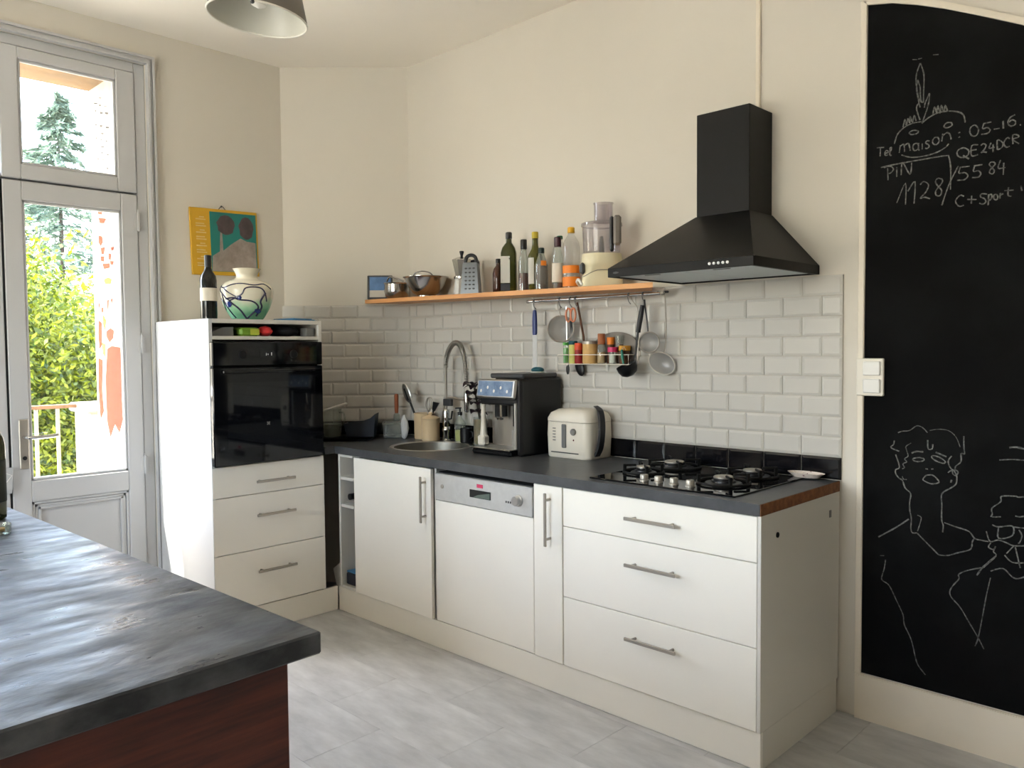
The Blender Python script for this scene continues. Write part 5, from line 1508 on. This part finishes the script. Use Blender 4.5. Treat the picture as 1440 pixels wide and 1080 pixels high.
bottle('clear_bottle', 'slim clear bottle with black cap and red liquid left low in it', -1.452, -0.110, [(0.023, 0), (0.026, 0.004), (0.026, 0.135), (0.014, 0.175), (0.0125, 0.2)], 'jar_glass', (0.198, 0.243, 0.0145), 'black_cap', liq=(0.085, 0.0235), liqmat='red_liquid')
bottle('olive_bottle', 'slender olive green bottle with a yellow cap', -1.372, -0.118, [(0.026, 0), (0.028, 0.004), (0.034, 0.150), (0.033, 0.162), (0.017, 0.192), (0.0145, 0.21), (0.0145, 0.248)], 'olive_glass', (0.240, 0.270, 0.0150), 'olive_cap', front=(CAMA - 38, 30, 0.03, 0.150, 0.0345), frontmat='label_grey')
bottle('sauce_bottle', 'small dark sauce bottle with an orange round sticker', -1.312, -0.142, [(0.028, 0), (0.031, 0.004), (0.030, 0.11), (0.016, 0.155), (0.0125, 0.168)], 'jar_glass', (0.165, 0.190, 0.0135), 'green_black_cap', liq=(0.115, 0.0285), liqmat='brown_liquid', front=(CAMA + 24, 26, 0.108, 0.130, 0.0302), frontmat='orange')
bottle('water_bottle', 'clear bottle with a green cap standing against the wall', -1.270, -0.062, [(0.034, 0), (0.036, 0.004), (0.036, 0.165), (0.030, 0.195), (0.013, 0.222), (0.012, 0.235)], 'clear_plastic', (0.232, 0.248, 0.0135), 'green_cap')
bottle('vinegar_bottle', 'slim clear bottle with a plum coloured cap and cream label', -1.222, -0.132, [(0.024, 0), (0.026, 0.004), (0.026, 0.130), (0.015, 0.185), (0.0135, 0.196)], 'jar_glass', (0.188, 0.232, 0.0155), 'plum', lab=(0.03, 0.115, 0.0266), labmat='paper', liq=(0.026, 0.0235), liqmat='brown_liquid')
bottle('syrup_bottle', 'large clear bottle with yellow cap and two orange labels', -1.155, -0.118, [(0.036, 0), (0.039, 0.004), (0.039, 0.180), (0.034, 0.205), (0.015, 0.235), (0.0135, 0.248)], 'clear_plastic', (0.245, 0.270, 0.0155), 'yellow_cap', lab=(0.008, 0.050, 0.0396), labmat='orange', front=(CAMA - 10, 70, 0.066, 0.100, 0.0397), frontmat='orange')

fp = on_shelf('food_processor', 'cream food processor with a clear bowl and feed tube on the shelf', 'food processor', -0.985, -0.118, 40)
m = MB()
loft(m, [(rr(.088, .062, .03), 0.0), (rr(.088, .062, .03), 0.022), (rr(.078, .058, .04), 0.065), (rr(.082, .070, .055), 0.085), (rr(.088, .078, .070), 0.098), (rr(.084, .074, .070), 0.138)])
m.build('base', 'cream', fp)
MB().tube(smooth_path([(-0.080, -0.050, 0.04), (-0.02, -0.068, 0.066), (0.05, -0.062, 0.066), (0.084, -0.03, 0.085)], 4), 0.0014, 5).build('seam', 'grey_plastic', fp)
m = MB()
m.box((-0.094, -0.055, 0.052), (-0.072, -0.020, 0.100), 0.008)
m.build('switch', 'dark_grey', fp)
MB().tube(smooth_path([(-0.085, -0.05, 0.006), (-0.100, -0.03, 0.03), (-0.106, 0.0, 0.02), (-0.09, 0.03, 0.004)], 5), 0.006, 8).build('cord', 'white_plastic', fp)
MB().shell([(0.066, 0.138), (0.078, 0.146), (0.084, 0.26), (0.086, 0.264)], 36).build('bowl', 'smoke_plastic', fp)
MB().shell([(0.0, 0.278), (0.03, 0.277), (0.080, 0.272), (0.088, 0.268), (0.088, 0.258)], 36).build('lid', 'smoke_plastic', fp)
MB().shell([(0.040, 0.272), (0.040, 0.350), (0.044, 0.352), (0.044, 0.356), (0.036, 0.356), (0.036, 0.275)], 26, (0.008, 0.0, 0), 0, Matrix.Diagonal((1, 0.8, 1, 1))).build('feed_tube', 'smoke_plastic', fp)
MB().lathe([(0.012, 0.138), (0.010, 0.19), (0.006, 0.215), (0, 0.216)], 14).build('spindle', 'grey_plastic', fp)
m = MB()
m.box((0.045, -0.100, 0.165), (0.078, -0.078, 0.290), 0.009)
m.build('handle', 'enamel_grey', fp)
MB().box((0.030, -0.092, 0.140), (0.048, -0.070, 0.286), 0.006).build('handle_core', 'black_plastic', fp)

# ------------------------------------------------------------------ utensil rail
YR, ZR = -0.085, 1.545
ra = thing('utensil_rail', 'steel utensil rail under the shelf', 'rail', (-1.07, 0, ZR))
off(ra).tube([(-1.452, YR, ZR), (-0.698, YR, ZR)], 0.0065, 12).build('tube', 'chrome', ra)
for x in (-1.450, -0.700):
    off(ra).ball((x, YR, ZR), (0.012, 0.009, 0.009), 12, 8).build('end_cap', 'brushed', ra)
for x in (-1.425, -0.722):
    off(ra).tube([(x, -0.012, ZR + 0.010), (x, YR, ZR + 0.004)], 0.005, 8).build('bracket', 'dark_grey', ra)
def shook(x, label):
    t = thing('s_hook', label, 'hook', (x, YR, ZR), 0, 's-hooks on the utensil rail')
    P = [(0, 0.009, -0.006), (0, 0.007, 0.006), (0, 0, 0.0085), (0.001, -0.008, 0.004), (0.003, -0.010, -0.012), (0.007, -0.008, -0.028), (0.009, 0.0, -0.036), (0.004, 0.006, -0.036), (0.0, 0.006, -0.030)]
    MB().tube(smooth_path(P, 4), 0.0021, 6).build('hook', 'grey_plastic', t)
for x, q in ((-1.410, 'steel s-hook holding the blue spatula'), (-1.252, 'steel s-hook holding the large wire sieve'), (-1.190, 'steel s-hook holding the orange scissors'), (-1.158, 'steel s-hook holding the black serving spoon'), (-0.868, 'steel s-hook holding the long steel turner'), (-0.795, 'steel s-hook holding the black ladle')):
    shook(x, q)
YK = -0.092
t = thing('blue_spatula', 'spatula with a blue handle and clear blade hanging at the rail end', 'spatula', (-1.402, YK, 1.232))
MB().lathe([(0.0115, 0.155), (0.0135, 0.165), (0.0140, 0.215), (0.0120, 0.255), (0.0095, 0.270), (0, 0.274)], 16, (0, 0, 0), 0, Matrix.Diagonal((1, 0.7, 1, 1))).build('handle', 'blue_plastic', t)
MB().box((-0.014, -0.0015, 0.0), (0.014, 0.0015, 0.158), 0.001).build('blade', 'white_film', t)

def sieve(name, label, c, r, depth, az, handle, hm_, tilt=0):
    t = thing(name, label, 'sieve', c)
    T = Matrix.Rotation(R(az), 4, 'Z') @ Matrix.Rotation(R(90 + tilt), 4, 'X')
    m = MB(T)
    m.tube([(r * math.cos(R(12 * k)), r * math.sin(R(12 * k)), 0) for k in range(30)], 0.0030, 8, True)
    m.build('rim', 'brushed', t)
    MB(T).shell([(r, 0), (r * .94, -depth * .35), (r * .75, -depth * .7), (r * .4, -depth * .95), (0.001, -depth)], 30).build('mesh_bowl', 'sieve_mesh', t)
    MB().tube(smooth_path(handle, 5), 0.0035, 8).build('handle', hm_, t)
    return t
sieve('wire_sieve', 'large wire sieve hanging between blue spatula and scissors', (-1.248, -0.085, 1.412), 0.060, 0.045, 34, [(0.0, 0, 0.058), (-0.004, -0.004, 0.085), (0.006, -0.006, 0.096)], 'brushed')
t = thing('basting_spoon', 'slim steel spoon hanging behind the wire sieve', 'spoon', (-1.235, -0.060, 1.205))
MB().tube([(0, 0, 0.31), (0.004, 0, 0.10), (0.006, 0, 0.03)], 0.0035, 8).build('handle', 'steel', t)
MB().ball((0.007, 0, 0.022), (0.010, 0.005, 0.024), 14, 8).build('tip', 'black_plastic', t)
t = thing('kitchen_scissors', 'kitchen scissors with orange grips hanging from the rail', 'scissors', (-1.185, -0.088, 1.388))
for x in (-0.014, 0.014):
    MB().tube([(x + 0.014 * math.cos(R(20 * k)), 0, 0.085 + 0.030 * math.sin(R(20 * k))) for k in range(18)], 0.0045, 8, True).build('grip', 'salmon', t)
MB().prism([(-0.006, 0.058), (0.004, 0.058), (0.002, 0.0)], -0.002, 0.0, axis='y').build('blade', 'black_plastic', t)
MB().prism([(-0.002, 0.058), (0.008, 0.058), (0.008, 0.004)], 0.0, 0.002, axis='y').build('blade', 'black_plastic', t)
t = thing('black_spoon', 'black serving spoon hanging behind the spice jars', 'spoon', (-1.158, -0.030, 1.203))
MB().tube([(0, -0.045, 0.325), (0, -0.02, 0.24), (0, 0, 0.17), (0, 0, 0.08)], 0.005, 8).build('handle', 'spice_brown', t)
MB().ball((-0.010, 0, 0.040), (0.026, 0.008, 0.042), 16, 10, 0, Matrix.Rotation(R(-22), 4, 'Y')).build('bowl', 'black_plastic', t)
t = thing('steel_turner', 'long steel kitchen turner hanging beside the black ladle', 'turner', (-0.838, -0.062, 1.27))
MB().tube(smooth_path([(-0.022, -0.02, 0.275), (-0.022, -0.01, 0.255), (-0.004, 0, 0.225), (0, 0, 0.20)], 5), 0.0025, 6).build('hook_end', 'brushed', t)
MB().box((-0.005, -0.002, 0.0), (0.005, 0.002, 0.21), 0.001).build('shaft', 'brushed', t)
t = thing('black_ladle', 'black ladle with a thick black grip hanging from the rail', 'ladle', (-0.862, -0.104, 1.237))
MB().tube([(0.078, 0.0, 0.262), (0.068, 0, 0.215), (0.055, 0, 0.150)], [0.009, 0.011, 0.010], 12).build('grip', 'rubber', t)
MB().tube(smooth_path([(0.054, 0, 0.152), (0.045, 0, 0.08), (0.036, 0, 0.02)], 5), 0.0045, 8).build('shaft', 'black_plastic', t)
MB().shell([(0.044, 0.016), (0.043, -0.004), (0.034, -0.024), (0.018, -0.034), (0.0, -0.036)], 26, (0, 0, 0), 0, Matrix.Rotation(R(-14), 4, 'Y') @ Matrix.Rotation(R(18), 4, 'X')).build('bowl', 'black_plastic', t)
MB().tube([(0.079, 0, 0.262), (0.080, 0, 0.276), (0.076, 0, 0.284)], 0.003, 6).build('hanging_eye', 'steel', t)
sieve('tea_strainer', 'small round tea strainer hanging beside the ladle', (-0.766, -0.084, 1.345), 0.043, 0.022, 20, [(-0.004, 0, 0.042), (-0.010, 0, 0.090), (-0.018, -0.002, 0.150), (-0.020, -0.003, 0.178)], 'dark_grey')
t = thing('wire_skimmer', 'fan shaped wire skimmer hanging at the right end of the rail', 'skimmer', (-0.728, -0.048, 1.258))
T = Matrix.Rotation(R(32), 4, 'Y') @ Matrix.Rotation(R(20), 4, 'Z') @ Matrix.Rotation(R(78), 4, 'X')
MB(T).tube([(0.058 * math.cos(R(12 * k)), 0.042 * math.sin(R(12 * k)), 0) for k in range(30)], 0.0026, 6, True).build('rim', 'brushed', t)
MB(T).shell([(0.057, 0), (0.045, -0.008), (0.02, -0.013), (0.001, -0.014)], 26, (0, 0, 0), 0, Matrix.Diagonal((1, .73, 1, 1))).build('mesh_bowl', 'sieve_mesh', t)
MB().tube(smooth_path([(0.012, 0, 0.040), (0.022, 0, 0.12), (0.024, -0.01, 0.25), (0.022, -0.015, 0.287)], 5), 0.0028, 6).build('handle', 'brushed', t)

# ------------------------------------------------------------------ spice rack
rk = thing('spice_rack', 'white wire spice rack fixed to the tiles', 'rack', (-1.06, 0, 1.252))
m = off(rk)
for y, z in ((-0.018, 1.252), (-0.088, 1.252), (-0.090, 1.294), (-0.053, 1.252)):
    m.tube([(-1.262, y, z), (-0.868, y, z)], 0.0020, 6)
for x in (-1.262, -0.868):
    m.tube([(x, -0.018, 1.300), (x, -0.018, 1.252), (x, -0.088, 1.252), (x, -0.090, 1.294), (x, -0.018, 1.294)], 0.0020, 6)
for i in range(9):
    x = -1.23 + 0.042 * i
    m.tube([(x, -0.018, 1.252), (x, -0.088, 1.252)], 0.0014, 5)
m.build('wire_frame', 'rail_white', rk)
for x in (-1.262, -0.868):
    off(rk).box((x - .008, -0.018, 1.285), (x + .008, -0.0105, 1.310), 0.002).build('wall_mount', 'rail_white', rk)
ld = thing('oval_lid', 'grey oval metal lid leaning on the tiles behind the spice jars', 'lid', (-0.985, -0.026, 1.2545))
T = Matrix.Translation((0, 0, 0.070)) @ Matrix.Rotation(R(84), 4, 'X')
MB(T).shell([(0.001, 0.008), (0.10, 0.006), (0.122, 0.002), (0.124, -0.001), (0.116, 0.0), (0.001, 0.004)], 40, (0, 0, 0), 0, Matrix.Diagonal((1, .56, 1, 1))).build('lid', 'enamel_grey', ld)
def jar(name, label, x, y, r, h, body, lid_h, lidm, lidr=None, fill=None, fillm=None, neck=0):
    t = thing(name, label, 'jar', (x, y, 1.2545), 0, 'spice jars in the wire rack')
    prof = [(0, 0.001), (r * .92, 0), (r, 0.004), (r, h - neck * 2), (r * (.6 if neck else 1), h)]
    MB().lathe(prof, 20).build('body', body, t)
    lr = lidr or r * 1.05
    MB().lathe([(lr, h - .001), (lr, h + lid_h - .002), (lr * .92, h + lid_h), (0, h + lid_h)], 18).build('lid', lidm, t)
    if fill:
        MB().lathe([(0, 0.003), (r * .9, 0.003), (r * .9, fill), (0, fill)], 18).build('contents', fillm, t)
jar('herb_jar', 'slim glass jar of green herbs with a green lid, leftmost in the rack', -1.232, -0.068, 0.013, 0.084, 'jar_glass', 0.012, 'spice_green', None, 0.07, 'spice_green')
jar('curry_jar', 'pale yellow spice jar with a dark teal lid', -1.196, -0.060, 0.019, 0.086, 'spice_yellow', 0.016, 'teal')
jar('paprika_jar', 'red spice jar with an orange lid', -1.158, -0.066, 0.018, 0.062, 'spice_red', 0.030, 'orange_red')
jar('cumin_jar', 'broad tan spice jar with a steel lid in the middle of the rack', -1.100, -0.056, 0.034, 0.088, 'spice_tan', 0.013, 'brushed')
jar('cork_bottle', 'little spice bottle with a big cork stopper', -1.032, -0.062, 0.019, 0.086, 'jar_glass', 0.046, 'cork', 0.0165, 0.05, 'spice_tan', 0.006)
jar('saffron_jar', 'small spice jar with a bright orange lid in the back row', -0.996, -0.042, 0.016, 0.085, 'spice_brown', 0.030, 'orange')
jar('pepper_jar', 'tall glass pepper jar at the back of the rack', -0.953, -0.036, 0.019, 0.105, 'jar_glass', 0.018, 'jar_glass', None, 0.085, 'spice_brown')
jar('salt_jar', 'small squat jar with a pink lid at the front of the rack', -0.962, -0.073, 0.017, 0.052, 'jar_glass', 0.020, 'pink', 0.022, 0.04, 'white_plastic')
jar('clove_jar', 'dark spice jar with a mustard yellow lid at the right end', -0.908, -0.060, 0.023, 0.058, 'spice_brown', 0.020, 'mustard', 0.026)
t = thing('green_peeler', 'small peeler with a green handle hanging at the rack corner', 'peeler', (-0.885, -0.100, 1.255))
MB().tube([(0.0, 0, 0.0), (-0.006, 0, 0.03), (-0.012, 0.004, 0.06)], [0.004, 0.0065, 0.005], 10).build('handle', 'teal_handle', t)
MB().tube([(-0.012, 0.004, 0.058), (-0.004, 0.010, 0.072), (0.004, 0.010, 0.06)], 0.0018, 6).build('blade', 'steel', t)

# ------------------------------------------------------------------ pendant lamp
pn = thing('pendant_lamp', 'grey enamel pendant lamp hanging from the ceiling', 'lamp', (-1.19, -1.59, 2.36))
T = Matrix.Rotation(R(5), 4, 'Y') @ Matrix.Rotation(R(-4), 4, 'X')
MB(T).shell([(0.152, 0.0), (0.150, 0.012), (0.128, 0.085), (0.085, 0.135), (0.045, 0.155), (0.040, 0.20), (0.0, 0.205)], 44).build('shade', 'enamel_grey', pn)
MB(T).shell([(0.149, 0.001), (0.146, 0.012), (0.124, 0.082), (0.082, 0.130), (0.0, 0.150)], 44).build('shade_lining', 'enamel_white', pn)
MB(T).tube([(0.151 * math.cos(R(9 * k)), 0.151 * math.sin(R(9 * k)), 0.0) for k in range(40)], 0.0032, 8, True).build('rim', 'rim_white', pn)
MB(T).box((0.118, -0.088, -0.010), (0.130, -0.078, 0.012), 0.002).build('rim_clip', 'dark_grey', pn)
MB(T).lathe([(0.018, 0.09), (0.018, 0.15), (0, 0.15)], 16).build('lamp_holder', 'black_plastic', pn)
MB(T).lathe([(0.0, 0.03), (0.022, 0.04), (0.030, 0.062), (0.022, 0.085), (0.014, 0.095), (0, 0.097)], 18).build('bulb', 'rim_white', pn)
MB().tube([(0.017, 0.014, 0.20), (0.01, 0.01, ZC - 2.36)], 0.003, 8).build('cord', 'black_plastic', pn)

# ------------------------------------------------------------------ things on the island
fb = wine('green_bottle', 'green wine bottle with a dark label at the left edge of the island', (-1.205, -2.352, 0.9), 'bottle_green', 1.02, (0.045, 0.150), 'black_cap', None, 'oil_dark_label')
gd = thing('glass_tealight', 'small thick glass dish in front of the green bottle', 'dish', (-1.005, -2.385, 0.9))
MB().shell([(0, 0.004), (0.026, 0.0), (0.030, 0.002), (0.031, 0.022), (0.028, 0.022), (0.026, 0.008), (0, 0.007)], 26).build('glass', 'jar_glass', gd)
MB().lathe([(0, 0.008), (0.018, 0.008), (0.018, 0.013), (0, 0.013)], 18).build('wax', 'mustard', gd)
ph = thing('plastic_pouch', 'clear plastic pouch hanging on the door leaf behind the bottle', 'pouch', (-2.925, -1.905, 0.70))
m = MB()
loft(m, [(rr(.008, .022, .006), 0.0), (rr(.010, .026, .006), 0.03), (rr(.009, .030, .006), 0.115)])
m.build('pouch', 'white_film', ph)
MB().tube([(0.0115, -0.024, 0.02), (0.0115, 0.022, 0.08), (0.0115, -0.026, 0.105)], 0.0018, 6).build('fold', 'white_plastic', ph)
